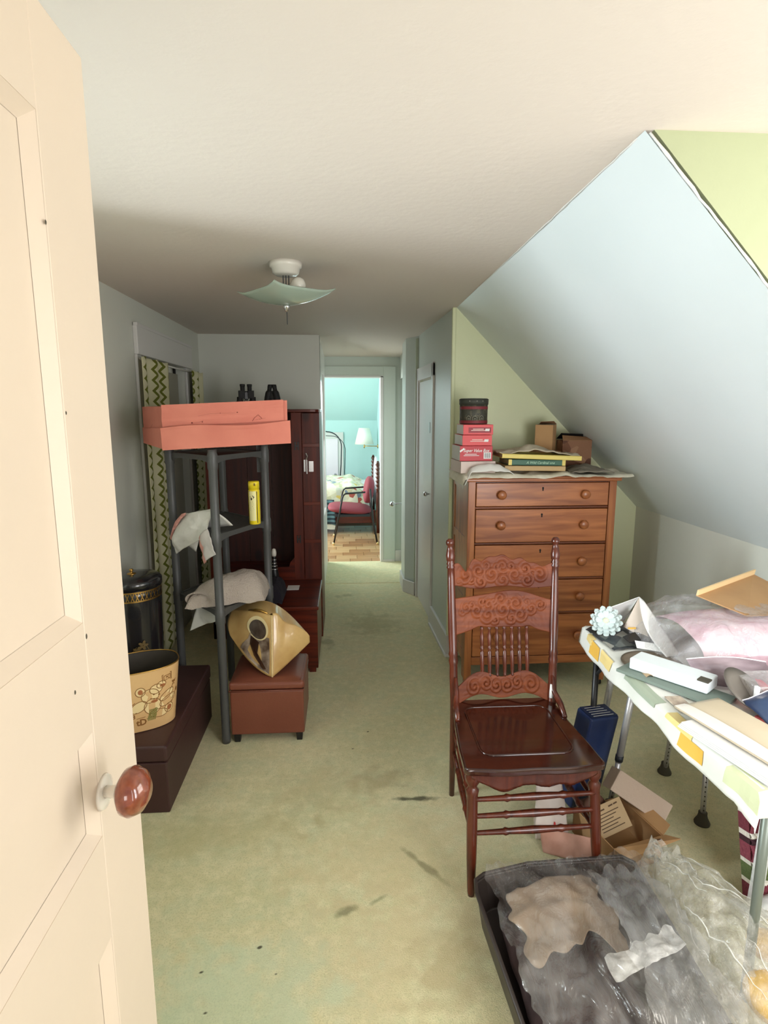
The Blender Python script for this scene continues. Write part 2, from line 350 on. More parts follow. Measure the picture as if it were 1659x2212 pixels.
# carpets: two lengths meeting at a seam near the end of the passage
fl = obj('floor', MB().add([(-1.9, -0.9, 0), (2.2, -0.9, 0), (2.2, 5.38, 0), (-1.9, 5.38, 0)], [(0, 1, 2, 3)]), M['carpet'])
struct(fl, 'worn sage green carpet with stains')
struct(obj('floor_1', MB().box(-1.3, 1.4, 5.385, 6.21, -0.02, 0.006), M['carpet'], bevel=.003), 'short green carpet length before the bedroom door')
# ceiling
cl = MB().box(-1.3, 0.69, -0.2, 5.0, H, H+.1).box(0.69, 2.1, -0.2, 1.43, H, H+.1)
cl.add([(-1.3, 5.0, H), (1.4, 5.0, H), (1.4, 6.3, 2.19), (-1.3, 6.3, 2.19), (-1.3, 5.0, H+.1), (1.4, 5.0, H+.1), (1.4, 6.3, 2.3), (-1.3, 6.3, 2.3)],
       [(3, 2, 1, 0), (4, 5, 6, 7), (0, 1, 5, 4), (2, 3, 7, 6), (1, 2, 6, 5), (3, 0, 4, 7)])
cl.box(0.69, 1.4, 3.66, 5.0, H, H+.1)
struct(obj('ceiling', cl, M['ceiling']), 'off-white plaster ceiling')
# sloping side of the roof, knee wall, dormer cheek
KX, KZ = 1.915, 1.01
dsl = Vector((KX-.69, 0, KZ-H)).normalized(); nsl = Vector((-dsl.z, 0, dsl.x))
if nsl.x < 0: nsl = -nsl
def slope_fn(u, v):
    p = Vector((.69, 1.402, H))+dsl*(Vector((KX-.69, 0, KZ-H)).length*v)+Vector((0, 2.278*u, 0))
    return p+nsl*(nz(p.x*1.2, p.y*1.1, 3)*.006)
sl = MB().grid(slope_fn, 30, 24)
sl.extrude([Vector((.69, 1.42, H))+nsl*.012, Vector((KX, 1.42, KZ))+nsl*.012, Vector((KX, 3.68, KZ))+nsl*.012, Vector((.69, 3.68, H))+nsl*.012], nsl*.08)
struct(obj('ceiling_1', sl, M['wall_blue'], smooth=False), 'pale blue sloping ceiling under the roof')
struct(obj('wall_right', MB().box(KX, KX+.1, 1.43, 3.7, -.02, KZ+.02).box(KX, KX+.1, -.2, .2, -.02, H).box(KX, KX+.1, 1.3, 1.43, -.02, H).box(KX, KX+.1, .2, 1.3, -.02, .86).box(KX, KX+.1, .2, 1.3, 2.0, H), M['wall_grey']), 'low grey-green knee wall')
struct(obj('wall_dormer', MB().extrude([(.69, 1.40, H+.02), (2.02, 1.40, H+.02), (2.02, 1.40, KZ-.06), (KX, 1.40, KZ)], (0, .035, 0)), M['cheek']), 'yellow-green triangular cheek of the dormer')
# ragged white caulk line where ceiling, slope and cheek meet
ck = MB()
def caulk(a, b, n, r, off):
    pts = []; rad = []
    for i in range(n+1):
        p = lerp(Vector(a), Vector(b), i/n); k = nz(i*.9, off); pts.append(p+Vector((k*.004, 0, -abs(k)*.003))); rad.append(r*(.5+.9*abs(nz(i*1.7, off+4))))
    ck.tube(pts, rad, 6)
caulk((.69, 1.44, H-.001), (.69, 3.1, H-.001), 40, .004, 1)
caulk((.70, 1.40, H-.006), (1.5, 1.40, 1.43+.003), 36, .005, 7)
struct(obj('trim_1', ck, M['trim'], smooth=True), 'uneven white filler along the slope joints')
# end wall behind the chest, running from the passage corner to the knee wall
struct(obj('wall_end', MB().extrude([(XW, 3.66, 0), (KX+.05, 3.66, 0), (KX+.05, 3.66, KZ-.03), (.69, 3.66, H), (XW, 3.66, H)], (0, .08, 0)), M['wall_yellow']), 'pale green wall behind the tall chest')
struct(obj('trim_2', MB().box(XW-.012, XW+.012, 3.648, 3.672, .12, H), M['wall_yellow'], bevel=.006), 'rounded corner bead at the passage corner')
# passage right wall with closet opening
xr = lambda y: lerp(XW, .622, (y-3.66)/(5.04-3.66))
def wseg(m, y0, y1, z0, z1, th=.08):
    m.extrude([(xr(y0), y0, z0), (xr(y1), y1, z0), (xr(y1), y1, z1), (xr(y0), y0, z1)], (th, 0, 0))
m = MB(); wseg(m, 3.665, 4.26, 0, H); wseg(m, 4.26, 5.0, 1.98, H)
m.add([(xr(5.0), 5.0, 0), (.53, 5.12, 0), (.53, 5.12, H), (xr(5.0), 5.0, H)], [(0, 1, 2, 3)])
m.box(.53, .70, 5.12, 5.42, 0, H).box(.58, .66, 5.42, 6.2, 1.97, H).box(.60, .68, 6.1, 6.22, 0, H)
struct(obj('wall_passage', m, M['hall']), 'grey-green right wall of the passage')
# closet door in the passage (door_1) with casing
d1 = snode('door_1', (xr(4.6), 4.6, 0), 'closed white closet door in the passage')
m = MB(); wseg(m, 4.33, 4.93, .01, 1.87, .03); obj('door_panel', m, M['trim'], d1, bevel=.003)
m = MB()
for y0, y1, z0, z1 in ((4.26, 4.33, 0, 1.98), (4.93, 5.0, 0, 1.98), (4.26, 5.0, 1.885, 1.985)):
    m.extrude([(xr(y0)-.014, y0, z0), (xr(y1)-.014, y1, z0), (xr(y1)-.014, y1, z1), (xr(y0)-.014, y0, z1)], (.02, 0, 0))
obj('casing', m, M['trim'], d1, bevel=.003)
obj('knob', MB().lathe([(0, 0), (.016, .004), (.02, .018), (.012, .03), (.006, .034), (.006, .05)], (xr(4.42)-.045, 4.42, 1.50-.5), axis=(1, 0, 0)), M['chrome'], d1, smooth=True)
obj('latch_plate', MB().box(xr(4.42)-.006, xr(4.42), 4.405, 4.425, 1.47, 1.55), M['chrome'], d1)
# tall narrow board facing us at the jog
struct(obj('trim_3', MB().box(.60, .665, 4.985, 5.01, .0, 2.235), M['wall_green'], bevel=.003), 'pale green upright board in the passage')
# baseboards
m = MB(); m.extrude([(xr(3.66)-.016, 3.645, 0), (xr(4.25)-.016, 4.25, 0), (xr(4.25)-.016, 4.25, .15), (xr(3.66)-.016, 3.645, .15)], (.018, 0, 0))
m.box(XW-.016, XW+.05, 3.64, 3.66, 0, .15).box(XW-.022, XW+.05, 3.632, 3.645, 0, .02)
m.extrude([(xr(3.66)-.026, 3.635, 0), (xr(4.25)-.026, 4.25, 0), (xr(4.25)-.026, 4.25, .02), (xr(3.66)-.026, 3.635, .02)], (.012, 0, 0))
struct(obj('baseboard_right', m, M['trim'], bevel=.003), 'white baseboard at the passage corner')
m = MB().extrude([(.60, 4.975, 0), (.515, 5.10, 0), (.515, 5.10, .12), (.60, 4.975, .12)], (.012, .012, 0)).box(.513, .53, 5.10, 5.42, 0, .12)
struct(obj('baseboard_jog', m, M['trim'], bevel=.003), 'white baseboard around the jog')
# passage door standing ajar in the right wall (door_2)
d2 = snode('door_2', (.58, 5.45, 0), 'grey-green door standing slightly ajar before the bedroom')
obj('door_panel', MB().extrude([(.583, 5.47, .02), (.600, 6.06, .02), (.600, 6.06, 1.96), (.583, 5.47, 1.96)], (.032, 0, 0)), M['hall'], d2, bevel=.003)
obj('casing', MB().box(.572, .60, 5.42, 5.455, 0, 1.97), M['hall'], d2, bevel=.003)
obj('gap', MB().box(.572, .5735, 5.456, 5.468, .35, 1.74), M['dark'], d2)  # solid dark strip paints the shade in the door slit
obj('handle_shank', MB().tube([(.585, 5.56, .755), (.47, 5.50, .755)], .008), M['alu'], d2, smooth=True)
obj('knob', MB().lathe([(0, -.03), (.018, -.026), (.03, -.008), (.028, .006), (.016, .016), (.01, .024)], (.45, 5.49, .755), axis=(1, .4, 0)), M['chrome'], d2, smooth=True, label='glass and chrome knob')
# bedroom wall with its open doorway (right jamb and head seen)
m = MB().box(.40, 1.4, 6.2, 6.3, 0, 2.25).box(-2.4, -.62, 6.2, 6.3, 0, 2.25).box(-.62, .40, 6.2, 6.3, 2.0, 2.25)
struct(obj('wall_far', m, M['hall']), 'wall with the open bedroom doorway')
m = MB().box(.405, .535, 6.18, 6.2, 0, 2.10).box(-.78, -.625, 6.18, 6.2, 0, 2.10).box(-.625, .405, 6.18, 6.2, 1.99, 2.10)
struct(obj('trim_4', m, M['hall'], bevel=.004), 'painted casing around the bedroom doorway')
m = MB().box(.375, .405, 6.175, 6.34, 0, 2.0).box(-.63, -.60, 6.175, 6.34, 0, 2.0).box(-.63, .405, 6.175, 6.34, 1.985, 2.005)
struct(obj('door_3', m, M['trim'], bevel=.003), 'white jamb of the open bedroom doorway')
struct(obj('baseboard_far', MB().box(.535, .605, 6.185, 6.2, 0, .13).box(.40, .53, 6.172, 6.182, 0, .03), M['trim'], bevel=.003), 'white baseboard beside the bedroom doorway')
# left wall, closet recess, wall behind the wardrobe, passage left wall
m = MB().box(-1.29, -1.19, -.2, 1.05, 0, H).box(-1.29, -1.19, 1.85, 3.54, 0, H).box(-1.29, -1.19, 1.05, 1.85, 0, .90).box(-1.29, -1.19, 1.05, 1.85, 1.95, H)
m.box(-2.1, -1.28, .97, 1.05, .82, 2.0).box(-2.1, -1.28, 1.85, 1.93, .82, 2.0).box(-2.1, -1.28, 1.05, 1.85, .82, .90).box(-2.1, -1.28, 1.05, 1.85, 1.95, 2.0).box(-1.29, -1.19, 4.52, 5.05, 0, H).box(-1.29, -1.19, 3.54, 4.52, 1.95, H)  # alcove boxes added to cut the left lamp's reach along the slope
m.box(-1.75, -1.7, 3.4, 4.7, 0, H).box(-1.7, -1.29, 3.40, 3.45, 0, H).box(-1.7, -1.29, 4.62, 4.67, 0, H)
struct(obj('wall_left', m, M['wall_grey']), 'grey-green left wall')
struct(obj('wall_back', MB().box(-1.25, -.205, 4.98, 5.06, 0, H), M['wall_grey']), 'olive-grey wall behind the wardrobe')
struct(obj('wall_passage_left', MB().box(-.285, -.205, 5.0, 5.45, 0, H).box(-.285, -.205, 5.98, 6.2, 0, H).box(-.285, -.205, 5.45, 5.98, 0, .65).box(-.285, -.205, 5.45, 5.98, 2.0, H), M['trim']), 'pale left wall of the passage')
m = MB().box(-1.19, -1.165, 3.475, 4.66, 1.95, 2.11).box(-1.19, -1.172, 3.475, 3.545, 0, 1.95).box(-1.19, -1.172, 4.52, 4.60, 0, 1.95)
m.box(-1.185, -1.16, 3.47, 4.665, 2.105, 2.125)
struct(obj('trim_5', m, M['trim'], bevel=.004), 'white casing around the curtained closet')
d4 = snode('door_4', (-1.23, 4.2, 0), 'grey closet door standing behind the curtains')
obj('door_panel', MB().box(-1.26, -1.225, 3.86, 4.46, .02, 1.90), pm('grey_closet_panel', rgb(158, 154, 138), .5), d4, bevel=.004)
obj('recess', MB().box(-1.262, -1.255, 4.47, 4.52, 0, 1.95), M['dark'], d4)  # dark plate paints the shade beside the closet panel
# door wall around the camera's doorway
struct(obj('wall_near', MB().box(-1.25, -.37, -.02, .06, 0, H).box(.55, .80, -.02, .06, 0, H).box(1.76, 2.0, -.02, .06, 0, H).box(.80, 1.76, -.02, .06, 0, .68).box(.80, 1.76, -.02, .06, 1.92, H).box(-.37, .55, -.02, .06, 2.1, H), M['wall_grey']), 'wall beside the entrance doorway')
# dormer window
wn = snode('window_1', (KX, .75, 1.43), 'dormer window')
m = MB().box(KX-.015, KX+.02, .13, .2, .80, 2.07).box(KX-.015, KX+.02, 1.3, 1.37, .80, 2.07).box(KX-.015, KX+.02, .13, 1.37, 2.0, 2.07).box(KX-.04, KX+.02, .13, 1.37, .80, .86)
obj('casing', m, M['trim'], wn, bevel=.003)
m = MB().box(KX+.03, KX+.06, .2, .24, .86, 2.0).box(KX+.03, KX+.06, 1.26, 1.3, .86, 2.0).box(KX+.03, KX+.06, .2, 1.3, .86, .90).box(KX+.03, KX+.06, .2, 1.3, 1.96, 2.0).box(KX+.03, KX+.06, .2, 1.3, 1.40, 1.44)
obj('sash', m, M['trim'], wn)

# ------------------------------------------------------------------ entrance door (cream, open at left)
dr = snode('door_5', (-.33, .47, 0), 'open cream entrance door')
DX, DT = -.331, .036; Y0, Y1 = .09, .852; ZT = 2.068
S0, S1 = .135, .135
pz = [(.20, .905), (1.06, 1.212), (1.36, 1.945)]
obj('stile', MB().box(DX-DT, DX, Y1-S1, Y1, .01, ZT), M['door_white'], dr, bevel=.0025)
obj('stile', MB().box(DX-DT, DX, Y0, Y0+S0, .01, ZT), M['door_white'], dr, bevel=.0025)
rz = [(.01, pz[0][0]), (pz[0][1], pz[1][0]), (pz[1][1], pz[2][0]), (pz[2][1], ZT)]
for a, b in rz: obj('rail', MB().box(DX-DT, DX-.0003, Y0+S0, Y1-S1, a, b), M['door_white'], dr)
for a, b in pz:
    p = obj('panel', MB().box(DX-DT+.012, DX-.014, Y0+S0-.004, Y1-S1+.004, a-.004, b+.004), M['door_white'], dr)
    ya, yb = Y0+S0, Y1-S1; mw = .016
    o_ = [(ya, a), (yb, a), (yb, b), (ya, b)]; i_ = [(ya+mw, a+mw), (yb-mw, a+mw), (yb-mw, b-mw), (ya+mw, b-mw)]
    m = MB().add([(DX-.001, y, z) for y, z in o_]+[(DX-.0135, y, z) for y, z in i_], [(k, (k+1) % 4, 4+(k+1) % 4, 4+k) for k in range(4)])
    obj('moulding', m, M['door_white'], p)
kx, ky, kz = -.272, .685, 1.146
obj('rosette', MB().lathe([(.024, 0), (.022, .004), (.012, .007)], (DX, ky+.045, kz-.03), axis=(1, 0, 0)), M['porcelain'], dr, smooth=True)
kn = obj('doorknob', MB().lathe([(0, -.019), (.014, -.017), (.026, -.009), (.031, .002), (.029, .010), (.018, .018), (.008, .021)], (kx, ky, kz), 32, axis=(-1, .12, -.05)), pm('brown_porcelain', rgb(138, 70, 44), .15, c2=rgb(110, 50, 30), scale=90, coat=.8), dr, smooth=True, label='brown glazed knob')
obj('shank', MB().tube([(DX, ky+.045, kz-.03), (kx-.018, ky+.012, kz-.008)], .0085), M['porcelain'], kn, smooth=True)
for y_, z_, s_ in ((.742, 1.34, .004), (.70, 1.285, .003), (.742, 1.62, .0025), (.735, 1.83, .003)):
    obj('chip', MB().lathe([(s_, 0), (s_*.6, .0006)], (DX, y_-.02, z_), 7, axis=(1, 0, 0), sx=.6), M['rubber'], dr)

w2 = snode('window_2', (1.28, .0, 1.3), 'window beside the entrance doorway')  # invented opening for the added near lamp
obj('casing', MB().box(.73, .80, .06, .08, .60, 2.0).box(1.76, 1.83, .06, .08, .60, 2.0).box(.73, 1.83, .06, .08, 1.92, 2.0).box(.73, 1.83, .06, .10, .60, .68), M['trim'], w2, bevel=.003)
obj('sash', MB().box(.80, .84, .0, .03, .68, 1.92).box(1.72, 1.76, .0, .03, .68, 1.92).box(.80, 1.76, .0, .03, .68, .72).box(.80, 1.76, .0, .03, 1.88, 1.92).box(.80, 1.76, .0, .03, 1.28, 1.32), M['trim'], w2)

w3 = snode('window_3', (-1.19, 1.45, 1.4), 'deep-set dormer window in the left wall behind the open door')  # invented window, its depth shaped to limit light on the slope
obj('casing', MB().box(-1.19, -1.17, .98, 1.05, .84, 2.02).box(-1.19, -1.17, 1.85, 1.92, .84, 2.02).box(-1.19, -1.17, .98, 1.92, 1.95, 2.02).box(-1.19, -1.15, .98, 1.92, .84, .90), M['trim'], w3, bevel=.003)
obj('sash', MB().box(-2.1, -2.07, 1.05, 1.27, .90, 1.95).box(-2.1, -2.07, 1.67, 1.85, .90, 1.95).box(-2.1, -2.07, 1.05, 1.85, .90, .94).box(-2.1, -2.07, 1.05, 1.85, 1.91, 1.95).box(-2.1, -2.07, 1.05, 1.85, 1.41, 1.44), M['trim'], w3)
w4 = snode('window_4', (-.24, 5.7, 1.3), 'narrow window in the left wall of the passage')  # invented opening for the added passage lamp
obj('sash', MB().box(-.27, -.25, 5.45, 5.48, .65, 2.0).box(-.27, -.25, 5.95, 5.98, .65, 2.0).box(-.27, -.25, 5.45, 5.98, .65, .69).box(-.27, -.25, 5.45, 5.98, 1.96, 2.0).box(-.27, -.25, 5.45, 5.98, 1.30, 1.33), M['trim'], w4)
# ------------------------------------------------------------------ ceiling light
LX, LY = -.247, 2.65
t = thing('ceiling_light', 'ceiling light with square green-tinted glass shade, bare bulb and pull chain', 'ceiling lamp', (LX, LY, H))
obj('canopy', MB().lathe([(.045, -.052), (.056, -.044), (.06, -.024), (.068, -.02), (.072, 0)], (LX, LY, H), 36), M['porcelain'], t, smooth=True)
for dx in (-.012, 0, .012): obj('rod', MB().tube([(LX+dx, LY, H-.05), (LX+dx, LY, H-.135)], .0022, 8), M['iron'], t)
obj('socket', MB().lathe([(.018, -.018), (.02, 0), (.018, .02)], (LX+.006, LY-.01, H-.118), axis=(1, -.35, .1)), M['black'], t, smooth=True)
obj('bulb', MB().lathe([(.013, -.03), (.018, -.022), (.028, -.012), (.033, .004), (.030, .02), (.020, .031), (.008, .035), (0, .0355)], (LX+.050, LY-.022, H-.096), 26, axis=(1, -.35, .1)), pm('frosted_bulb', rgb(226, 222, 210), .2, coat=.6), t, smooth=True)
def shade(u, v):
    a, b = (u-.5)*2, (v-.5)*2; x, y = a*.152, b*.152
    z = .046*(abs(a)**5+abs(b)**5)**.4
    c, s = math.cos(R(38)), math.sin(R(38))
    return V(LX+x*c-y*s, LY+x*s+y*c, H-.172+z+.004*a)
glass = pm('green_tinted_glass', rgb(188, 206, 190), .12, coat=.5)
glass.node_tree.nodes['Principled BSDF'].inputs['Transmission Weight'].default_value = .25
glass.node_tree.nodes['Principled BSDF'].inputs['Alpha'].default_value = .88
obj('glass_shade', MB().grid(shade, 24, 24), glass, t, smooth=True, solid=.004)
obj('finial', MB().lathe([(0, -.03), (.008, -.028), (.009, -.018), (.014, -.014), (.016, 0)], (LX, LY, H-.172)), M['chrome'], t, smooth=True)
obj('pull_chain', MB().tube([(LX, LY, H-.20), (LX+.001, LY, H-.255)], .0016, 6), M['iron'], t)

# ------------------------------------------------------------------ curtains in the closet opening
zz = zigzag_mat()
def curtain(y0, y1, z0, z1, folds, depth, off, x):
    mb = MB(); nu, nv = 90, 40; mb.uv = []
    for j in range(nv+1):
        for i in range(nu+1):
            u, v = i/nu, j/nv; amp = depth*(.55+.45*v)
            y = lerp(y0, y1, u)-.03*(1-v)*u; xx = x+amp*math.sin(u*folds*2*math.pi+.5*math.sin(v*2))+.004*nz(u*9, v*3, off)
            mb.v.append(V(xx, y, lerp(z0, z1, v)+.006*abs(math.sin(u*folds*math.pi*2))*(v > .98)))
            mb.uv.append((u*(y1-y0)*1.25+off, lerp(z0, z1, v)))
    mb.f = [(j*(nu+1)+i, j*(nu+1)+i+1, (j+1)*(nu+1)+i+1, (j+1)*(nu+1)+i) for j in range(nv) for i in range(nu)]
    return mb
for (y0, y1, o_, f_, lab) in ((3.42, 3.90, 0.02, 2.3, 'wide off-white curtain with green zigzags, at the near side of the closet'), (4.50, 4.86, .51, 2.6, 'narrow zigzag curtain strip at the far side, nearest the wardrobe')):
    c = obj('curtain', curtain(y0, y1, .12, 1.93, f_, .016, o_, -1.140), zz, smooth=True, solid=.0015, base=(-1.145, (y0+y1)/2, 1.93))
    tag(c, lab, 'curtain', 'zigzag curtains in the closet opening')
tag(obj('curtain_rod', MB().tube([(-1.165, 3.49, 1.925), (-1.165, 4.9, 1.925)], .006), M['cloth_w'], smooth=True, base=(-1.165, 4.2, 1.925)), 'thin white rod carrying the zigzag curtains', 'curtain rod')

# ------------------------------------------------------------------ dark wardrobe behind the rack
WX0, WX1, WY0, WY1, WZ = -.965, -.178, 4.06, 4.52, 1.645
t = thing('wardrobe', 'tall dark red pine wardrobe with open front against the back wall', 'wardrobe', (-.57, 4.28, 0))
obj('side_panel', MB().box(WX0, WX0+.02, WY0, WY1, 0, WZ-.02), M['mahog'], t, bevel=.002)
obj('side_panel', MB().box(WX1-.02, WX1, WY0+.03, WY1, 0, WZ-.02), M['mahog'], t, bevel=.002)
top = [(WX0-.01, WY0-.01), (WX1-.06, WY0-.01), (WX1-.025, WY0+.0), (WX1-.004, WY0+.03), (WX1+.004, WY0+.07), (WX1+.004, WY1), (WX0-.01, WY1)]
obj('top_board', MB().prism(top, WZ-.02, WZ), M['mahog_x'], t, bevel=.003)
for k in range(4):
    a = lerp(WX0+.022, WX1-.022, k/4); b = lerp(WX0+.022, WX1-.022, (k+1)/4)
    obj('back_board', MB().box(a+.001, b-.001, WY1-.012, WY1, .02, WZ-.02), M['pine_in'], t, bevel=.002)
obj('floor_board', MB().box(WX0+.02, WX1-.02, WY0, WY1-.012, .44, .465), M['mahog_x'], t)
obj('stile', MB().box(-.372, -.302, WY0-.002, WY0+.02, .44, WZ-.022), M['mahog'], t, bevel=.002)
dp = obj('door', MB().box(-.300, WX1+.001, WY0-.004, WY0+.018, .44, WZ-.024), M['mahog'], t, bevel=.004)
for k in range(3):
    z_ = (.72, .99, 1.40)[k]; obj('batten', MB().box(-.296, WX1-.002, WY0-.007, WY0-.003, z_-.012, z_+.012), M['mahog_x'], dp, bevel=.002)
obj('plinth', MB().box(WX0, WX1, WY0, WY0+.02, 0, .44), M['mahog_x'], t, bevel=.002)
obj('lower_rail', MB().add([(-.52, WY0-.001, .46), (-.37, WY0-.001, .46), (-.37, WY0-.001, .60), (-.40, WY0-.001, .57), (-.41, WY0-.001, .535), (-.52, WY0-.001, .53)], [(0, 1, 2, 3, 4, 5)]), M['mahog_x'], t, solid=.012)
for z_ in (1.395, .735):
    m = MB().box(-.350, -.341, WY0-.006, WY0-.002, z_-.028, z_+.028).box(-.331, -.322, WY0-.006, WY0-.002, z_-.028, z_+.028).box(-.345, -.327, WY0-.0065, WY0-.002, z_-.006, z_+.006)
    obj('hinge', m, M['black'], t, bevel=.001)
m = MB().box(-.290, -.278, WY0-.010, WY0-.004, 1.215, 1.30).box(-.272, -.265, WY0-.013, WY0-.004, 1.20, 1.31).box(-.255, -.222, WY0-.010, WY0-.004, 1.215, 1.29)
m.tube([(-.270, WY0-.016, 1.30), (-.262, WY0-.02, 1.325), (-.272, WY0-.016, 1.345)], .005, 8)
obj('latch', m, M['chrome'], t, bevel=.001)
# things inside
tag(obj('hanging_strap', MB().box(-.468, -.445, 3.10, 3.106, 1.31, 1.47), M['rackgrey'], base=(-.456, 3.1, 1.47)), 'short light grey strap hanging below the pink box beside the rack post', 'strap')

# ------------------------------------------------------------------ binoculars on the wardrobe
def binoculars(x, y, rz, style, lab):
    t = thing('binoculars', lab, 'binoculars', (x, y, WZ), 'binoculars on top of the wardrobe')
    for s_ in (-1, 1):
        if style:
            b = MB().lathe([(.026, 0), (.027, .01), (.0255, .03), (.024, .055), (.024, .085), (.024, .115), (.019, .128), (.015, .13), (.0155, .15), (.017, .152), (.017, .17)], (x+s_*.036, y, WZ), 24)
            b.v = [V(p.x-s_*max(0, p.z-WZ-.06)*.22, p.y, p.z) for p in b.v]
        else:
            b = MB().lathe([(.029, 0), (.03, .008), (.026, .04), (.021, .066), (.020, .085)], (x+s_*.044, y, WZ), 24)
            b.box(x+s_*.031-.021, x+s_*.031+.021, y-.022, y+.022, WZ+.075, WZ+.128)
            b.lathe([(.0155, .128), (.0155, .155), (.0175, .158), (.0175, .172)], (x+s_*.024, y, WZ), 20)
        obj('barrel', b, M['soft_black'], t, smooth=bool(style), bevel=0 if style else .002)
        obj('lens_rim', MB().lathe([(.0265, 0), (.0285, .004), (.0265, .008)], (x+s_*(.036 if style else .044), y, WZ), 24), M['black'], t, smooth=True)
    obj('hinge_bridge', MB().box(x-.016, x+.016, y-.012, y+.012, WZ+.07, WZ+.118).lathe([(.009, .06), (.009, .125)], (x, y, WZ)), M['black'], t, bevel=.002)
    obj('strap', MB().tube([(x-.02, y-.02, WZ+.07), (x-.006, y-.035, WZ+.03), (x+.006, y-.035, WZ+.012), (x+.018, y-.02, WZ+.06)], .0022, 6), M['soft_black'], t)
    t.rotation_euler.z = rz
binoculars(-.685, 4.17, .25, 0, 'left pair of black binoculars with stepped prism housings on the wardrobe')
binoculars(-.505, 4.17, -.15, 1, 'right pair of black binoculars with smooth rounded barrels on the wardrobe')

# ------------------------------------------------------------------ grey resin shelf rack, one corner towards us
CA = V(-.608, 2.70, 0); CB = V(-.425, 3.075, 0); CC = V(-.895, 3.02, 0); CD = CB+CC-CA
cen = (CA+CB+CC+CD)/4
t = thing('shelf_rack', 'grey plastic shelf rack with open sides, turned corner-on', 'shelf', (cen.x, cen.y, 0))
ZS = (1.425, 1.055, .68)
for P in (CA, CB, CC, CD):
    prof = [(.020, 0), (.022, .02), (.0205, .05)]
    for z_ in (.665, 1.04, 1.41): prof += [(.0205, z_-.05), (.024, z_-.04), (.024, z_+.02), (.0205, z_+.03)]
    prof += [(.0205, 1.455)]
    obj('post', MB().lathe(prof, P, 20), M['rackgrey'], t, smooth=True)
def lobe(P, Q, z):                                            # shelf edge rail with fillets at the posts
    n = 14; m = MB(); d = (Q-P); L = d.length; d.normalize(); s_ = V(-d.y, d.x, 0)
    for i in range(n):
        u0, u1 = i/n, (i+1)/n
        h0 = .024+.030*(abs(u0-.5)*2)**5; h1 = .024+.030*(abs(u1-.5)*2)**5
        a, b = P+d*L*u0, P+d*L*u1
        m.add([a+V(0, 0, z), b+V(0, 0, z), b+V(0, 0, z-h1), a+V(0, 0, z-h0), a+s_*.012+V(0, 0, z), b+s_*.012+V(0, 0, z), b+s_*.012+V(0, 0, z-h1), a+s_*.012+V(0, 0, z-h0)],
              [(0, 1, 2, 3), (7, 6, 5, 4), (4, 5, 1, 0), (3, 2, 6, 7)])
    return m
for z_ in ZS:
    c_ = [(p.x, p.y) for p in (CA, CB, CD, CC)]
    sh = MB().prism([(lerp(cen.x, x, .97), lerp(cen.y, y, .97)) for x, y in c_], z_-.014, z_-.004)
    for P, Q in ((CA, CB), (CB, CD), (CD, CC), (CC, CA)): sh.v += (q := lobe(P, Q, z_)).v and []; sh.add(q.v, q.f)
    obj('shelf', sh, M['rackgrey'], t)

# ------------------------------------------------------------------ salmon garment box on the rack
t = thing('garment_box', 'long salmon pink cardboard box lying on top of the grey rack', 'box', (-.65, 2.95, 1.46))
F = [V(-.822, 2.70, 1.457), V(-.262, 2.70, 1.487), V(-.50, 3.28, 1.487), V(-1.06, 3.16, 1.462)]
hb, ht = .105, .2
body = MB().extrude([p+V(0, 0, 0) for p in F], (0, 0, .19)); obj('body', body, M['pink'], t)
def flap(u, v):                                              # lower front flap folded outwards
    p = lerp(F[0], F[1], u); b = .012+.010*math.sin(u*math.pi)*(v)+.006*nz(u*4, v)
    return V(p.x-.004+.03*u*(1-v*0)*(.6), p.y-.004-b*(.4+v*.9), p.z-.004+(.100+.006*math.sin(u*7)*(v > .8))*v)
obj('front_flap', MB().grid(flap, 30, 8), M['pink'], t, solid=.003)
def lid(u, v):
    p = lerp(F[0], F[1]-V(.018, 0, 0), u); q = -.006-.010*math.sin(v*3.1)*(.4+nz(u*3+5, v*2))
    return V(p.x+.002, p.y+q, p.z+.100+.092*v+.006*(1-u)*v)
obj('lid_front', MB().grid(lid, 30, 8), M['pink'], t, solid=.003)
def side(u, v):
    p = lerp(F[3], F[0], u); return V(p.x-.004, p.y, p.z+.001+(.082+.012*u)*v)
obj('side_flap', MB().grid(side, 8, 4), M['pink'], t, solid=.003)
mk = MB(); fm = lambda a, b: lid(a, b)+V(0, -.004, 0)
for (a, b, r_) in ((.245, .12, .008), (.33, .14, .006), (.62, .50, .006), (.48, .50, .004)): mk.disc(a, b, r_, r_*4, fm, 8)
mk.ribbons([[(.24, .10), (.30, .13), (.34, .20)], [(.74, .05), (.76, .2), (.79, .34), (.82, .15), (.80, .1)], [(.30, .42), (.40, .50), (.60, .48)], [(.77, .1), (.85, .16)]], .004, fm)
mk.ribbons([[(0.15, .95), (.5, .98), (.62, 1.2)]], .006, lambda a, b: side(a, b)+V(-.004, -.002, .0))
obj('scuff_mark', mk, M['pink_d'], t)['kind'] = 'stuff'

# ------------------------------------------------------------------ yellow aerosol can on the middle shelf
cx, cy, cz = -.47, 2.98, 1.055
t = thing('aerosol_can', 'tall yellow aerosol can on the middle shelf of the rack', 'can', (cx, cy, cz))
yel = pm('yellow_gloss', rgb(238, 214, 40), .3, coat=.3)
obj('can_body', MB().lathe([(.027, 0), (.029, .003), (.029, .175), (.026, .182)], (cx, cy, cz), 32), yel, t, smooth=True)
obj('cap', MB().lathe([(.0285, .183), (.0285, .215), (.026, .222), (0, .222)], (cx, cy, cz), 32), yel, t, smooth=True)
cyl = lambda r_: (lambda u, v: V(cx+r_*math.sin(u/r_), cy-r_*math.cos(u/r_), cz+v))
lb = obj('label_panel', MB().grid(lambda u, v: cyl(.0294)(lerp(-.026, .012, u), lerp(.02, .172, v)*(1) if True else 0), 8, 6), pm('cream_label', rgb(240, 234, 170), .4), t)
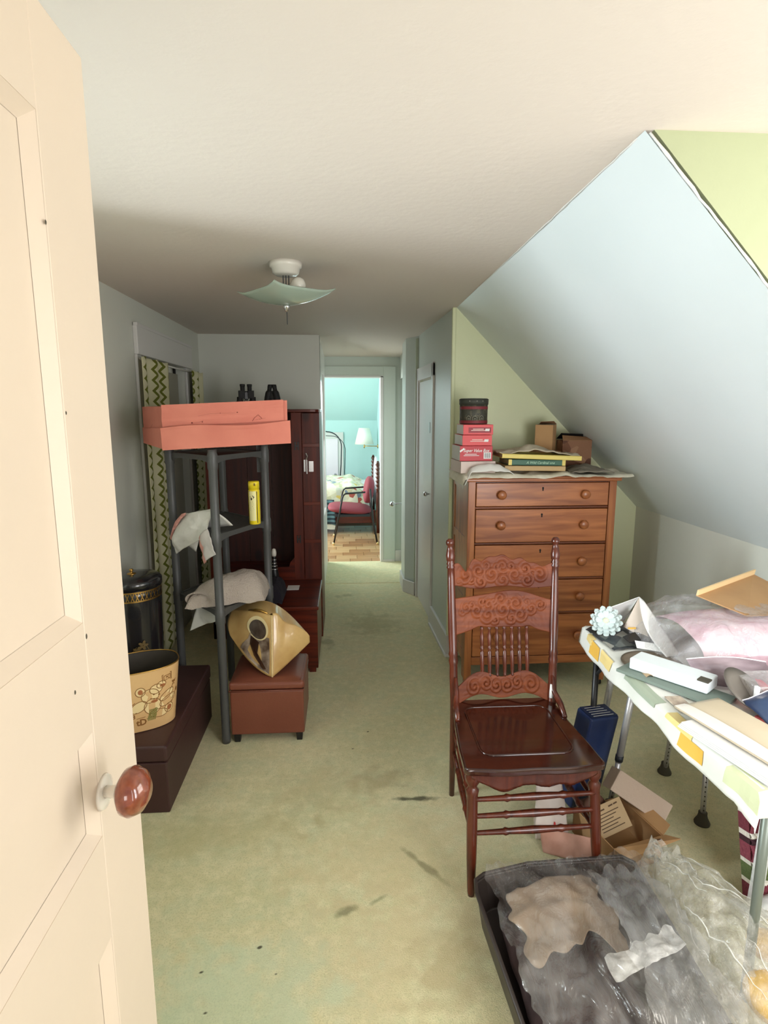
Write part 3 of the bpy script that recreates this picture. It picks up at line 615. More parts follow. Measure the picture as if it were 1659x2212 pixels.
m = MB().ribbons([[(-.016, .145), (-.004, .149), (.004, .142), (.0, .138), (-.012, .14)]], .0035, cyl(.0298)).disc(-.010, .133, .004, .006, cyl(.0298))
for k in range(6): m.ribbons([[(-.018, .115-k*.008), (-.004+(k % 3)*.003, .116-k*.008+.002)]], .0022, cyl(.0298))
m.ribbons([[(.019, .01), (.019, .17)]], .004, cyl(.0297))
obj('print', m, M['black'], t)
obj('nozzle_gap', MB().box(cx+.004, cx+.012, cy-.0295, cy-.024, cz+.20, cz+.213), pm('ochre_shadow_gap', rgb(130, 104, 20), .6), t)

# ------------------------------------------------------------------ cloth hanging off the rack's left side
t = thing('dust_cloth', 'white and pink cloth draped over the left shelf edge of the rack', 'cloth', (-.76, 2.85, 1.06))
BOT = [V(-.876, 2.950, .960), V(-.874, 2.944, .903), V(-.831, 2.900, .938), V(-.737, 2.800, .996), V(-.662, 2.722, 1.045)]
TOP = [V(-.878, 2.958, .985), V(-.845, 2.925, 1.075), V(-.789, 2.862, 1.128), V(-.726, 2.800, 1.148), V(-.640, 2.745, 1.166)]
def pl(L_, u):
    k = u*(len(L_)-1); i = min(int(k), len(L_)-2); return lerp(L_[i], L_[i+1], k-i)
def dc(u, v):
    p = lerp(pl(BOT, u), pl(TOP, u), v); bulge = .035*math.sin(v*3.14)*math.sin(min(1, u+.12)*3.14)
    return p+V(-.6, -.75, .1)*bulge+V(1, 1, .8)*crumple(p, 11, .006, 2)
obj('white_cloth', MB().grid(dc, 34, 26), M['cloth_w'], t, smooth=True, solid=.003)
obj('cloth_back', MB().grid(lambda u, v: lerp(pl(TOP, u), pl(TOP, u)+V(.09, .06, -.085), v)+V(0, 0, .012*math.sin(v*3.1)), 24, 8), M['cloth_w'], t, smooth=True, solid=.003)
G4 = [V(-.711, 2.770, 1.025), V(-.652, 2.705, 1.085), V(-.607, 2.650, .972), V(-.683, 2.735, .912)]
def ge(u, v): p = lerp(lerp(G4[0], G4[1], u), lerp(G4[3], G4[2], u), v); return p+V(-.6, -.75, 0)*(.012*math.sin(u*3.1))+V(1, 1, .5)*crumple(p, 14, .004, 5)
obj('grey_white_end', MB().grid(lambda u, v: ge(.34+.66*u, v), 14, 18), pm('grey_white_cloth', rgb(200, 194, 188), .9), t, smooth=True, solid=.003)
obj('pink_border', MB().grid(lambda u, v: ge(.36*u, v*1.04), 8, 18), pm('pink_border', rgb(220, 160, 148), .9), t, smooth=True, solid=.003)
obj('pink_corner', MB().grid(lambda u, v: lerp(pl(TOP, .05+.55*u), pl(BOT, .02+.30*u), v*.55)+V(-.012, -.010, .006)+V(-.006, -.008, 0)*math.sin(v*3.1) if v*.55 < .5-.45*u else lerp(pl(TOP, .05+.55*u), pl(BOT, .02+.30*u), max(0, .5-.45*u))+V(-.012, -.010, .006), 10, 10), pm('pink_border_2', rgb(220, 160, 148), .9), t, solid=.002)

# ------------------------------------------------------------------ folded towel on the lower shelf
def towel(u, v):
    a = u*2-1; b = v*2-1
    r_ = max(abs(a), abs(b)); h = .115*math.sqrt(max(0, 1-abs(a)**3.2))*math.sqrt(max(0, 1-abs(b)**3)) 
    x = -.60+.185*a; y = 2.91+.12*b
    z = .684+h*(.62+.70*min(1, (u+.15)))+.012*nz(x*14, y*14)+.006*nz(x*40, y*40)
    return V(x, y+.05*a, z)
t = thing('towel', 'grey-beige folded towel lying on the lower rack shelf', 'towel', (-.6, 2.9, .682))
tw = pm('grey_towel', rgb(176, 164, 152), .97, bump=.8, bscale=160)
obj('folded_body', MB().grid(towel, 40, 30), tw, t, smooth=True)
m = MB()
for k in range(14):                                           # rolled end showing the folds at the left
    pass
sp = []
for k in range(26):
    a = k*.42; r_ = .006+.0017*k; sp.append((r_*1.5*math.cos(a), r_*.62*math.sin(a)))
strip = MB()
def roll(u, v):
    k = u*(len(sp)-1); i = min(int(k), len(sp)-2); f_ = k-i
    x = lerp(sp[i][0], sp[i+1][0], f_); z = lerp(sp[i][1], sp[i+1][1], f_)
    return V(-.725+x+.06*v, 2.775+.15*v-.02*x*5, .722+z*1.25)
obj('rolled_fold', strip.grid(roll, 80, 4), tw, t, smooth=True, solid=.006)
def rag(u, v):
    p = V(lerp(-.76, -.64, u)-.02*v, 2.83-.03*v, .682-.13*v+.04*u*v); return p+V(1, 1, .5)*crumple(p, 11, .010, 8)
tag(obj('paper_towel', MB().grid(rag, 18, 18), pm('pale_tissue', rgb(176, 176, 168), .9), smooth=True, solid=.002, base=(-.7, 2.8, .68)), 'crumpled pale tissue hanging under the towel at the rack', 'tissue')

# ------------------------------------------------------------------ cedar chest between ottoman and wardrobe
t = thing('blanket_chest', 'low red-brown wooden chest between the ottoman and the wardrobe', 'chest', (-.45, 3.65, 0))
obj('body', MB().box(-.645, -.185, 3.46, 4.035, .03, .415), M['mahog_x'], t, bevel=.004)
obj('lid', MB().box(-.655, -.176, 3.445, 4.04, .415, .44), M['mahog_x'], t, bevel=.006)
for x_ in (-.62, -.22):
    for y_ in (3.49, 4.0): obj('foot', MB().box(x_-.02, x_+.02, y_-.02, y_+.02, 0, .03), M['mahog'], t)
tag(obj('white_label', MB().box(-.405, -.325, 3.80, 3.90, .4405, .4425), M['white'], base=(-.365, 3.85, .4405)), 'small white paper slip lying on the low red-brown chest', 'paper')
# dark garment on it
def garment(u, v):
    x = lerp(-.64, -.40, u); y = lerp(3.46, 3.76, v); e = min(u, 1-u, v, 1-v)
    p = V(x, y, .443+.11*min(1, e*6)**.6); return p+V(0, 0, crumple(p, 9, .015, 1))
tag(obj('folded_garment', MB().grid(garment, 26, 26), pm('midnight_cloth', rgb(24, 18, 30), .9, bump=.2), smooth=True, base=(-.57, 3.43, .443)), 'very dark folded garment on the low red-brown chest', 'clothes')
# dark bottle
bx, by, bz = -.490, 3.86, .4405
t = thing('bottle', 'dark slim bottle with pale cap standing behind the rack post', 'bottle', (bx, by, bz))
obj('bottle_body', MB().lathe([(.026, 0), (.030, .006), (.030, .09), (.022, .125), (.018, .15), (.02, .155), (.017, .17), (.012, .21), (.012, .225)], (bx, by, bz), 24), M['black'], t, smooth=True)
obj('label', MB().grid(lambda u, v: V(bx+.0305*math.sin((u-.5)*1.6), by-.0305*math.cos((u-.5)*1.6), bz+.045+.04*v), 8, 2), M['rackgrey'], t)
obj('cap', MB().lathe([(.014, .222), (.016, .235), (.016, .25), (.011, .272), (0, .276)], (bx, by, bz), 20), M['porcelain'], t, smooth=True)
m = MB()
for z_, r_ in ((.13, .0225), (.152, .021), (.172, .018), (.195, .015)): m.lathe([(r_, z_), (r_+.001, z_+.003), (r_-.0005, z_+.007)], (bx, by, bz), 20)
obj('silver_ring', m, M['chrome'], t, smooth=True)

# ------------------------------------------------------------------ ottoman
OX0, OX1, OY0, OY1 = -.582, -.215, 2.68, 3.03
t = thing('ottoman', 'brown faux leather cube ottoman on short black feet', 'ottoman', (-.40, 2.87, 0))
obj('base_box', MB().box(OX0+.004, OX1-.004, OY0+.004, OY1, .045, .275), M['leather'], t, bevel=.008, bseg=3)
def cush(u, v):
    a, b = u*2-1, v*2-1; e = (1-abs(a)**6)*(1-abs(b)**6)
    return V(lerp(OX0, OX1, u), lerp(OY0-.004, OY1, v), .315+.016*e**.5)
cm = MB().box(OX0, OX1, OY0-.002, OY1, .28, .322); obj('lid', cm, M['leather'], t, bevel=.016, bseg=4)
obj('seat_pad', MB().grid(lambda u, v: lerp(V(-.3985, 2.87, .330), cush(u, v)+V(0, 0, .004), .93), 16, 16), M['leather'], t, smooth=True)
obj('piping', MB().tube([(OX0+.003, OY1, .278), (OX0+.003, OY0, .278), (OX1-.003, OY0, .278), (OX1-.003, OY1, .278)], .0035, 8), M['leather'], t, smooth=True)
for x_ in (OX0+.03, OX1-.03):
    for y_ in (OY0+.03, OY1-.03): obj('foot', MB().lathe([(.019, 0), (.024, .05)], (x_, y_, 0), 4, rot=R(45)), M['black'], t, bevel=.002)

# ------------------------------------------------------------------ cream handbag on the ottoman
t = thing('handbag', 'glossy cream and gold handbag with round dark window on the ottoman', 'handbag', (-.38, 2.86, .332))
cream = pm('cream_gold_vinyl', rgb(206, 172, 112), .3, c2=rgb(184, 146, 88), scale=9, coat=.5, bump=.06, bscale=25)
def at(px, py, y):                                           # front outline of the bag, point on a plane at depth y
    return V((px-745)/1250*y*1.0028, y, 0)
BZ = .333
L_ = [(-.592, 2.83, .30), (-.596, 2.80, .16), (-.565, 2.78, .085), (-.50, 2.745, .03), (-.372, 2.70, .0)]
def left_face(u, v):                                          # bowed left side, from the free edge to the sharp front fold
    a = V(lerp(-.602, -.372, u), lerp(2.88, 2.71, u)-.02*math.sin(u*math.pi), 0)
    ztop = .27+.04*math.sin(min(1, u*1.2)*math.pi*.5)-.012*u; zbot = .155*(1-u)**1.6+.002
    z = lerp(zbot, ztop, v); lean = .10*v
    return V(a.x-.018*math.sin(v*math.pi)*(1-u)+.0*v, a.y+lean*.8*(1-.2*u), BZ+z)
def pl1(L_, u):
    for (a, b), (c, d) in zip(L_[:-1], L_[1:]):
        if u <= c: return lerp(b, d, (u-a)/(c-a))
    return L_[-1][1]
def right_face(u, v):
    a = V(lerp(-.372, -.196, u), lerp(2.71, 2.86, u), 0)
    zb = .002+.115*u**1.1; zt = pl1([(0, .303), (.12, .300), (.20, .282), (.30, .252), (.42, .238), (.6, .224), (.8, .196), (.93, .172), (1, .150)], u)
    zb = min(zb, zt-.02); z = lerp(zb, zt, v)
    return V(a.x, a.y+.08*v*(1-u)-.012*math.sin(v*math.pi)*math.sin(u*math.pi), BZ+z)
def roundc(f_): return f_
obj('left_side', MB().grid(left_face, 26, 20), cream, t, smooth=True, solid=.006)
obj('right_side', MB().grid(right_face, 26, 20), cream, t, smooth=True, solid=.006)
obj('back_side', MB().grid(lambda u, v: lerp(left_face(0, v), right_face(1, v), u)+V(0, .03*math.sin(u*math.pi), .10*math.sin(u*math.pi)*v), 20, 12), cream, t, smooth=True, solid=.006)
obj('top_side', MB().grid(lambda u, v: lerp((left_face(u*2, 1) if u < .5 else right_face(u*2-1, 1)), lerp(left_face(0, 1), right_face(1, 1), u)+V(0, .03*math.sin(u*math.pi), .10*math.sin(u*math.pi)), v), 30, 8), cream, t, smooth=True)
lf = lambda a, b: left_face(a, b)+V(-.003, -.006, .001)
lf2 = lambda a, b: left_face(a, b)+V(-.003, -.009, .001)
smoke = pm('smoky_mirror', rgb(84, 66, 54), .12, c2=rgb(168, 150, 132), scale=16, coat=.8)
obj('mirror_panel', MB().add([lf(a, b) for a, b in ((.54, .60), (.50, .47), (.44, .40), (.36, .28), (.30, .13), (.46, .07), (.70, .045), (.945, .035), (.96, .3), (.955, .62))], [tuple(range(10))]), smoke, t, label='dark reflective panel')
obj('dark_wedge', MB().add([lf2(a, b) for a, b in ((.56, .56), (.74, .50), (.70, .30), (.88, .10), (.80, .08), (.62, .22), (.54, .40))], [tuple(range(7))]), pm('deep_brown_print', rgb(52, 30, 20), .2, coat=.5), t, label='dark brown print below the round window')
obj('rim', MB().disc(.70, .735, .235, .205, lf, 28), pm('pale_cream_rim', rgb(226, 208, 158), .3, coat=.5), t, label='pale cream ring')
obj('round_window', MB().disc(.705, .715, .185, .165, lf2, 28), pm('dark_brown_disc', rgb(62, 50, 42), .2, c2=rgb(84, 72, 60), scale=30, coat=.6), t, label='round dark brown window')
obj('gold_clasp', MB().tube([left_face(.45, 1)+V(0, .004, .002), left_face(.62, 1)+V(0, -.002, .010), left_face(.75, 1)+V(0, -.002, .012), left_face(.90, 1)+V(0, 0, .004)], [.004, .007, .006, .004], 10), M['brass'], t, smooth=True)
obj('edge_trim', MB().tube([left_face(1, k/10)+V(0, -.003, 0) for k in range(11)], .004, 8), pm('pale_edge', rgb(222, 196, 140), .35), t, smooth=True)

# ------------------------------------------------------------------ maroon trunk, cream basket and black tin on it
t = thing('trunk', 'long dark maroon trunk on the carpet by the left wall', 'trunk', (-.95, 2.56, 0))
obj('body', MB().box(-1.17, -.735, 2.19, 2.955, 0, .225), M['trunk'], t, bevel=.006)
obj('lid', MB().box(-1.175, -.730, 2.185, 2.96, .229, .30), M['trunk'], t, bevel=.012, bseg=3)
obj('latch', MB().box(-1.0, -.95, 2.178, 2.186, .19, .26), M['brass'], t, bevel=.002)
TZ = .30
bx, by = -.905, 2.385; brot = R(24)
t = thing('wastebasket', 'cream oval wastebasket printed with a teddy bear, on the trunk', 'wastebasket', (bx, by, TZ))
creamy = pm('cream_enamel', rgb(226, 186, 132), .32, c2=rgb(218, 176, 122), scale=4, coat=.3)
def bask(u, v, k=1.0):                                        # u angle in turns, v height 0..1
    a = 2*math.pi*u; e = .8
    s_ = lambda q: math.copysign(abs(q)**e, q)
    rx, ry = lerp(.148, .178, v)*k, lerp(.095, .118, v)*k
    x, y = rx*s_(math.cos(a)), ry*s_(math.sin(a))
    return V(bx+x*math.cos(brot)-y*math.sin(brot), by+x*math.sin(brot)+y*math.cos(brot), TZ+.003+.268*v)
def ring(k, v0, v1, nv, seg=64):
    return MB().grid(lambda u, v: bask(u, lerp(v0, v1, v), k), seg, nv)
obj('outer_wall', ring(1, 0, 1, 6), creamy, t, smooth=True)
inn = ring(.985, .02, 1, 4); 
obj('inner_wall', inn, pm('dark_inside', rgb(58, 52, 44), .5), t, smooth=True)
obj('bottom', MB().add([bask(k/48, .0, .99) for k in range(48)], [tuple(range(48))]), M['black'], t)
obj('rim', MB().tube([bask(k/64, 1, .993) for k in range(65)], .0028, 8, cap=False), M['brass'], t, smooth=True)
# arc-length coordinates on the front: u metres to the right of the drawing centre, v metres up
uc = .770
_pts = [bask(k/720, .5) for k in range(721)]; _cum = [0]
for k in range(720): _cum.append(_cum[-1]+(_pts[k+1]-_pts[k]).length)
def turn(sv):
    s0 = _cum[int(uc*720)]+sv; s0 %= _cum[-1]; lo, hi = 0, 720
    while hi-lo > 1:
        m_ = (lo+hi)//2
        if _cum[m_] <= s0: lo = m_
        else: hi = m_
    return (lo+(s0-_cum[lo])/(_cum[hi]-_cum[lo]))/720
def bf(x, y, k=1.0045):
    x = x*1.16+.036; y = .030+(y-.02)*1.16
    # convert metres to turns near the front-right face
    return bask(turn(x), y/.268, k)
line = pm('brown_print_line', rgb(142, 96, 48), .5); fill = pm('tan_print', rgb(240, 214, 160), .5); fill2 = pm('russet_print', rgb(170, 104, 62), .5); grn = pm('olive_print', rgb(130, 126, 62), .5)
def ell(cx_, cy_, rx_, ry_, n=22, rot=0, a0=0, a1=1):
    return [(cx_+rx_*math.cos(a)*math.cos(rot)-ry_*math.sin(a)*math.sin(rot), cy_+rx_*math.cos(a)*math.sin(rot)+ry_*math.sin(a)*math.cos(rot)) for a in [2*math.pi*lerp(a0, a1, k/n) for k in range(n+1)]]
parts = [(-.012, .085, .030, .030, 0), (-.060, .092, .030, .019, .5), (.045, .092, .034, .017, .35), (-.020, .128, .030, .027, .1), (-.052, .150, .016, .017, 0), (.018, .162, .016, .013, .3), (.000, .150, .022, .018, .2), (.010, .052, .034, .016, -.15), (.050, .060, .018, .017, 0), (.040, .115, .030, .014, .55)]
fl_, ln_ = MB(), MB()
for i, (a, b, rx_, ry_, ro) in enumerate(parts):
    fl_.disc(a, b, rx_, ry_, lambda x, y: bf(x, y, 1.004), 18, ro); ln_.ribbons([ell(a, b, rx_, ry_, rot=ro)], .0026, lambda x, y: bf(x, y, 1.006))
obj('bear_fill', fl_, fill, t); 
m = MB().disc(-.052, .150, .008, .010, lambda x, y: bf(x, y, 1.0065), 14).disc(.022, .158, .010, .006, lambda x, y: bf(x, y, 1.0065), 14).disc(.052, .060, .010, .011, lambda x, y: bf(x, y, 1.0065), 14).disc(-.006, .104, .012, .006, lambda x, y: bf(x, y, 1.0065), 14)
obj('bear_shading', m, fill2, t)['kind'] = 'stuff'
ln_.disc(-.008, .131, .0035, .003, lambda x, y: bf(x, y, 1.007)).disc(.010, .126, .0035, .003, lambda x, y: bf(x, y, 1.007))
ln_.ribbons([[(-.02, .118), (-.008, .112), (.004, .114)], [(.068, .150), (.060, .138), (.052, .128), (.048, .118)], [(.060, .160), (.070, .155), (.078, .162)], [(.062, .148), (.074, .144)], [(-.088, .118), (-.080, .106), (-.072, .112)], [(-.098, .098), (-.090, .110), (-.100, .118), (-.106, .106), (-.098, .098)],
    [(.060, .090), (.075, .104), (.084, .116)], [(.070, .096), (.062, .075)], [(.020, .195), (.054, .199), (.056, .172), (.022, .168), (.020, .195)], [(.026, .190), (.050, .193), (.051, .176), (.027, .173), (.026, .190)], [(.034, .180), (.044, .189)], [(.034, .188), (.046, .178)]], .0026, lambda x, y: bf(x, y, 1.006))
ln_.disc(.086, .118, .006, .008, lambda x, y: bf(x, y, 1.006)).disc(.068, .156, .008, .005, lambda x, y: bf(x, y, 1.006))
obj('bear_outline', ln_, line, t, label='brown line drawing of a seated teddy bear')
m = MB()
for k in range(6): m.ribbons([[(-.030+k*.005, .032), (-.022+k*.005, .074)], [(-.034+k*.004, .040+k*.006), (.0, .046+k*.006)]], .0032, lambda x, y: bf(x, y, 1.0068))
obj('bear_shorts', m, grn, t, label='olive chequered patch')
m = MB(); tx = text_mb('tD', .034, lambda x, y: bf(x-.072, y+.020, 1.006), .0012); m.add(tx.v, tx.f)
tx = text_mb('78', .024, lambda x, y: bf(x-.098, y+.050, 1.006), .0006); m.add(tx.v, tx.f); m.ribbons([[(-.10, .072), (-.068, .072)], [(-.07, .048), (-.04, .050)]], .0022, lambda x, y: bf(x, y, 1.006))
obj('lettering', m, line, t)
# black tin
tx_, ty_ = -1.045, 2.80
t = thing('lidded_tin', 'round black tin bin with gold band and lid, behind the wastebasket', 'tin', (tx_, ty_, TZ))
lac = pm('black_lacquer', rgb(32, 32, 34), .22, c2=rgb(26, 26, 30), scale=3, coat=.5)
rt_ = .132
obj('tin_body', MB().lathe([(rt_-.012, 0), (rt_-.010, .01), (rt_, .46), (rt_, .50)], (tx_, ty_, TZ), 48), lac, t, smooth=True)
obj('lid', MB().lathe([(rt_+.005, .495), (rt_+.006, .525), (rt_-.004, .538), (rt_*.5, .548), (0, .55)], (tx_, ty_, TZ), 48), lac, t, smooth=True)
obj('lid_knob', MB().lathe([(.022, .549), (.02, .552), (.006, .555), (.006, .561), (.010, .566), (.008, .573), (0, .575)], (tx_, ty_, TZ), 20), M['brass'], t, smooth=True)
m = MB().lathe([(rt_+.0015, .440), (rt_+.0015, .446)], (tx_, ty_, TZ), 48).lathe([(rt_+.0015, .484), (rt_+.0015, .490)], (tx_, ty_, TZ), 48)
tf = lambda x, y: V(tx_+(rt_+.0016)*math.sin(x/rt_), ty_-(rt_+.0016)*math.cos(x/rt_), TZ+y)
for k in range(-14, 15): m.ribbons([[(k*.0215-.008, .444), (k*.0215, .464), (k*.0215-.008, .486)], [(k*.0215+.008, .444), (k*.0215, .464), (k*.0215+.008, .486)]], .004, tf)
obj('gold_band', m, M['brass'], t)
gp = pm('dull_gold_print', rgb(112, 92, 52), .5)
m = MB(); tg = lambda x, y: V(tx_+(rt_+.0005)*math.sin(x/rt_), ty_-(rt_+.0005)*math.cos(x/rt_), TZ+y)
for (a, b) in ((.05, .20), (.075, .225), (.055, .165)):
    for k in range(5): q = k*1.256; m.disc(a+.013*math.cos(q), b+.013*math.sin(q), .012, .007, tg, 8, q)
m.ribbons([[(.03, .14), (.06, .18), (.09, .16)], [(.02, .19), (.045, .22)], [(.08, .24), (.10, .20)]], .003, tg)
obj('floral_motif', m, gp, t)
# ------------------------------------------------------------------ tall chest of drawers
CX0, CX1, CY0, CY1 = .684, 1.538, 3.17, 3.62; CT = 1.272
t = thing('chest_of_drawers', 'tall golden oak chest of drawers with round wooden knobs', 'chest of drawers', ((CX0+CX1)/2, 3.4, 0))
sw = .042
obj('stile', MB().box(CX0, CX0+sw, CY0, CY0+.03, .06, CT-.03), M['chest_v'], t, bevel=.003)
obj('stile', MB().box(CX1-sw, CX1, CY0, CY0+.03, .06, CT-.03), M['chest_v'], t, bevel=.003)
for x0 in (CX0, CX1-.018):                                    # panelled sides
    s_ = obj('side_frame', MB().box(x0, x0+.018, CY0+.03, CY0+.08, .06, CT-.03).box(x0, x0+.018, CY1-.05, CY1, .06, CT-.03).box(x0, x0+.018, CY0+.08, CY1-.05, CT-.09, CT-.03).box(x0, x0+.018, CY0+.08, CY1-.05, .16, .22).box(x0, x0+.018, CY0+.08, CY1-.05, .50, .55).box(x0, x0+.018, CY0+.08, CY1-.05, .86, .91), M['chest_v'], t)
    for a, b in ((.22, .50), (.55, .86), (.91, CT-.09)): obj('side_panel', MB().box(x0+.005, x0+.013, CY0+.078, CY1-.048, a, b), M['chest_v'], s_)
obj('back', MB().box(CX0+.018, CX1-.018, CY1-.012, CY1, .16, CT-.03), M['chest_v'], t)
prof = [(-.040, .0), (-.044, .008), (-.040, .016), (-.030, .022), (-.030, .030)]
tp = MB()
tp.box(CX0-.030, CX1+.030, CY0-.026, CY1+.01, CT-.012, CT).box(CX0-.020, CX1+.020, CY0-.018, CY1+.005, CT-.030, CT-.012)
obj('top_board', tp, M['chest'], t, bevel=.005, bseg=3)
dz = [(1.100, 1.233), (.892, 1.082), (.682, .874), (.474, .664), (.205, .456)]
obj('rail', MB().box(CX0+sw, CX1-sw, CY0+.004, CY0+.03, .150, .20), M['chest'], t, bevel=.003)
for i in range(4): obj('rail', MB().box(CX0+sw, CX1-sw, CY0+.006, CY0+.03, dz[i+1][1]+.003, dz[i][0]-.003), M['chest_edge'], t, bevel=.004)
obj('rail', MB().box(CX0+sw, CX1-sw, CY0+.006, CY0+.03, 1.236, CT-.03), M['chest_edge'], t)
obj('inside', MB().box(CX0+.02, CX1-.02, CY0+.05, CY1-.014, .16, CT-.034), M['dark'], t)
for i, (a, b) in enumerate(dz):
    d = obj('drawer', MB().box(CX0+sw+.004, CX1-sw-.004, CY0+.001, CY0+.045, a, b), M['chest'], t, bevel=.003)
    z_ = lerp(a, b, .50)+(.0 if i != 1 else .006); kx_ = (.872, 1.352)
    for k_ in kx_:
        obj('knob', MB().lathe([(.012, 0), (.012, .008), (.020, .014), (.026, .022), (.024, .030), (.016, .035), (0, .036)], (k_, CY0+.002, z_), 24, axis=(0, -1, 0)), M['chest'], d, smooth=True)
    obj('keyhole', MB().lathe([(.006, 0), (.0055, .0012)], (1.110, CY0+.001, b-.030), 12, axis=(0, -1, 0)).box(1.1065, 1.1135, CY0-.0005, CY0+.001, b-.046, b-.030), M['dark'], d)
for x_ in (CX0+.022, CX1-.022):
    for y_ in (CY0+.022, CY1-.03):
        f_ = obj('leg', MB().box(x_-.02, x_+.02, y_-.02, y_+.02, .035, .16), M['chest_v'], t, bevel=.003)
        obj('caster', MB().lathe([(.017, -.009), (.018, 0), (.017, .009)], (x_, y_, .0185), 18, axis=(1, 0, 0)).box(x_-.006, x_+.006, y_-.012, y_+.012, .03, .042), M['black'], f_)

# ------------------------------------------------------------------ things on the chest
def runner(u, v):
    x = lerp(CX0-.055, CX1+.075, u); y = lerp(CY0-.045, CY1-.06, v)
    z = CT+.004+.012*abs(nz(x*11, y*9))+.024*max(0, nz(x*7+3, y*7))
    if x < CX0-.030: z = CT+.004-(CX0-.030-x)*2.0; x = CX0-.040
    if y < CY0-.026: z -= (CY0-.026-y)*.6*(1+2*max(0, nz(x*7, 2)))
    return V(x, y, z)
tag(obj('dresser_scarf', MB().grid(runner, 70, 26), pm('ivory_scarf', rgb(238, 232, 212), .9, c2=rgb(226, 220, 198), scale=30, bump=.2), smooth=True, base=(1.1, 3.2, CT)), 'rumpled ivory runner spread over the top of the tall chest', 'table runner')
def bunch(u, v):                                              # heap of cloth at the front left corner
    x = lerp(.655, .93, u); y = lerp(3.125, 3.20, v)
    h = .055*math.sin(u*math.pi)**.7*math.sin(v*math.pi*.8+.3)+.012*nz(x*22, y*20)
    z = CT+.014+h
    if u < .12: z -= (.12-u)*.5
    return V(x, y, z)
tag(obj('white_napkin', MB().grid(bunch, 40, 16), M['cloth_w'], smooth=True, base=(.8, 3.16, CT), solid=.003), 'crumpled white cloth heaped at the front left corner of the chest top', 'cloth')
def bx_thing(name, lab, x0, x1, y0, y1, z0, z1, mat, cat='box', group=None, rot=0, bev=.002):
    c = V((x0+x1)/2, (y0+y1)/2, z0)
    t = thing(name, lab, cat, (0, 0, 0), group)
    obj('carton_body', MB().box(x0-c.x, x1-c.x, y0-c.y, y1-c.y, 0, z1-z0), mat, t, bevel=bev)
    t.location = c; t.rotation_euler.z = rot; return t
red = pm('red_print_card', rgb(196, 58, 66), .5); red2 = pm('coral_print_card', rgb(222, 82, 84), .5); redd = pm('dark_red_card', rgb(150, 40, 50), .5)
pw = pm('off_white_card', rgb(214, 196, 186), .6)
bx_thing('shoe_box', 'pale off-white box at the bottom of the red stack on the chest', .634, .835, 3.20, 3.42, CT+.014, CT+.080, pw, rot=.08)
def redbox(x0, x1, z0, z1, mat, lab, rot, kind):
    t = bx_thing('red_box', lab, x0, x1, 3.21, 3.42, z0, z1, mat, group='red boxes stacked on the chest', rot=rot)
    w_, h_ = x1-x0, z1-z0; f = lambda u, v, k=.0012: V(-w_/2+u, -.105-k, v)
    obj('end_panel', MB().box(-w_/2-.0008, -w_/2+.034*0-.0002, -.104, .10, .002, h_-.002), pm('white_card_side', rgb(206, 200, 190), .6), t)
    wh = M['white']
    if kind == 0:
        tx = text_mb('Super Value Box', .0255, lambda x, y: f(.018+x*.86, h_-.034+y), .0003, .35); obj('lettering', tx, wh, t)
        m = MB().ribbons([[(.028, h_-.046), (.095, h_-.046)], [(.022, h_-.054), (.108, h_-.054)]], .0035, f); obj('small_print', m, wh, t)
        obj('barcode_label', MB().add([f(.135, .012), f(.178, .012), f(.178, .048), f(.135, .048)], [(0, 1, 2, 3)]), wh, t)
        m = MB()
        for k in range(9): m.ribbons([[(.141+k*.004, .018), (.141+k*.004, .043)]], (.0012, .002, .001)[k % 3], lambda u, v: f(u, v, .002))
        obj('barcode', m, M['black'], t)
        obj('diagonal_flash', MB().ribbons([[(.002, h_-.030), (.022, h_-.016)]], .010, f), wh, t)
    else:
        if kind == 2: obj('title_panel', MB().add([f(.030, h_*.20), f(w_-.012, h_*.20), f(w_-.012, h_*.72), f(.030, h_*.72)], [(0, 1, 2, 3)]), redd, t)
        m = MB().ribbons([[(.045, h_*.42), (w_-.045, h_*.42)], [(.055, h_*.56), (w_-.055, h_*.56)]], .0045, lambda u, v: f(u, v, .002))
        obj('small_print', m, pm('pale_lettering', rgb(236, 200, 190), .6), t)
        m = MB().add([f(w_-.046, h_*.36, .0021), f(w_-.022, h_*.36, .0021), f(w_-.020, h_*.60, .0021), f(w_-.044, h_*.60, .0021)], [(0, 1, 2, 3)]); obj('logo', m, wh, t)
redbox(.636, .822, CT+.082, CT+.166, red, 'dark red box with white script lettering and barcode, lowest red box of the stack', .03, 0)
redbox(.650, .818, CT+.168, CT+.226, red2, 'plain coral red box in the middle of the stack on the chest', .02, 1)
redbox(.658, .826, CT+.228, CT+.284, red2, 'coral box with a darker red title panel, directly under the round box', -.02, 2)
hx, hy, hz_, hr = .733, 3.31, CT+.286, .082
t = thing('hat_box', 'round dark olive box with red bands on top of the red stack', 'box', (hx, hy, hz_))
obj('round_body', MB().lathe([(hr-.004, 0), (hr-.003, .118)], (hx, hy, hz_), 40), pm('dark_village_print', rgb(62, 62, 52), .6, c2=rgb(92, 88, 70), scale=40, cut=(.5, .6)), t, smooth=True)
obj('lid', MB().lathe([(hr, .108), (hr+.001, .138), (hr-.006, .142), (0, .143)], (hx, hy, hz_), 40), pm('dark_lid_print', rgb(58, 60, 52), .6), t, smooth=True)
for z_, w_ in ((.004, .016), (.082, .016)): obj('red_band', MB().lathe([(hr-.0025, z_), (hr-.0022, z_+w_)], (hx, hy, hz_), 40), pm('wine_band', rgb(120, 38, 46), .6), t)
hf = lambda u, v: V(hx+hr*math.sin(u/hr), hy-hr*math.cos(u/hr), hz_+v)
m = MB()
for a, b in ((-.045, .03), (-.01, .03), (.03, .032)): m.ribbons([[(a-.012, b-.008), (a-.012, b+.008), (a, b+.016), (a+.012, b+.008), (a+.012, b-.008)], [(a-.003, b-.008), (a-.003, b+.002), (a+.004, b+.002), (a+.004, b-.008)]], .002, hf)
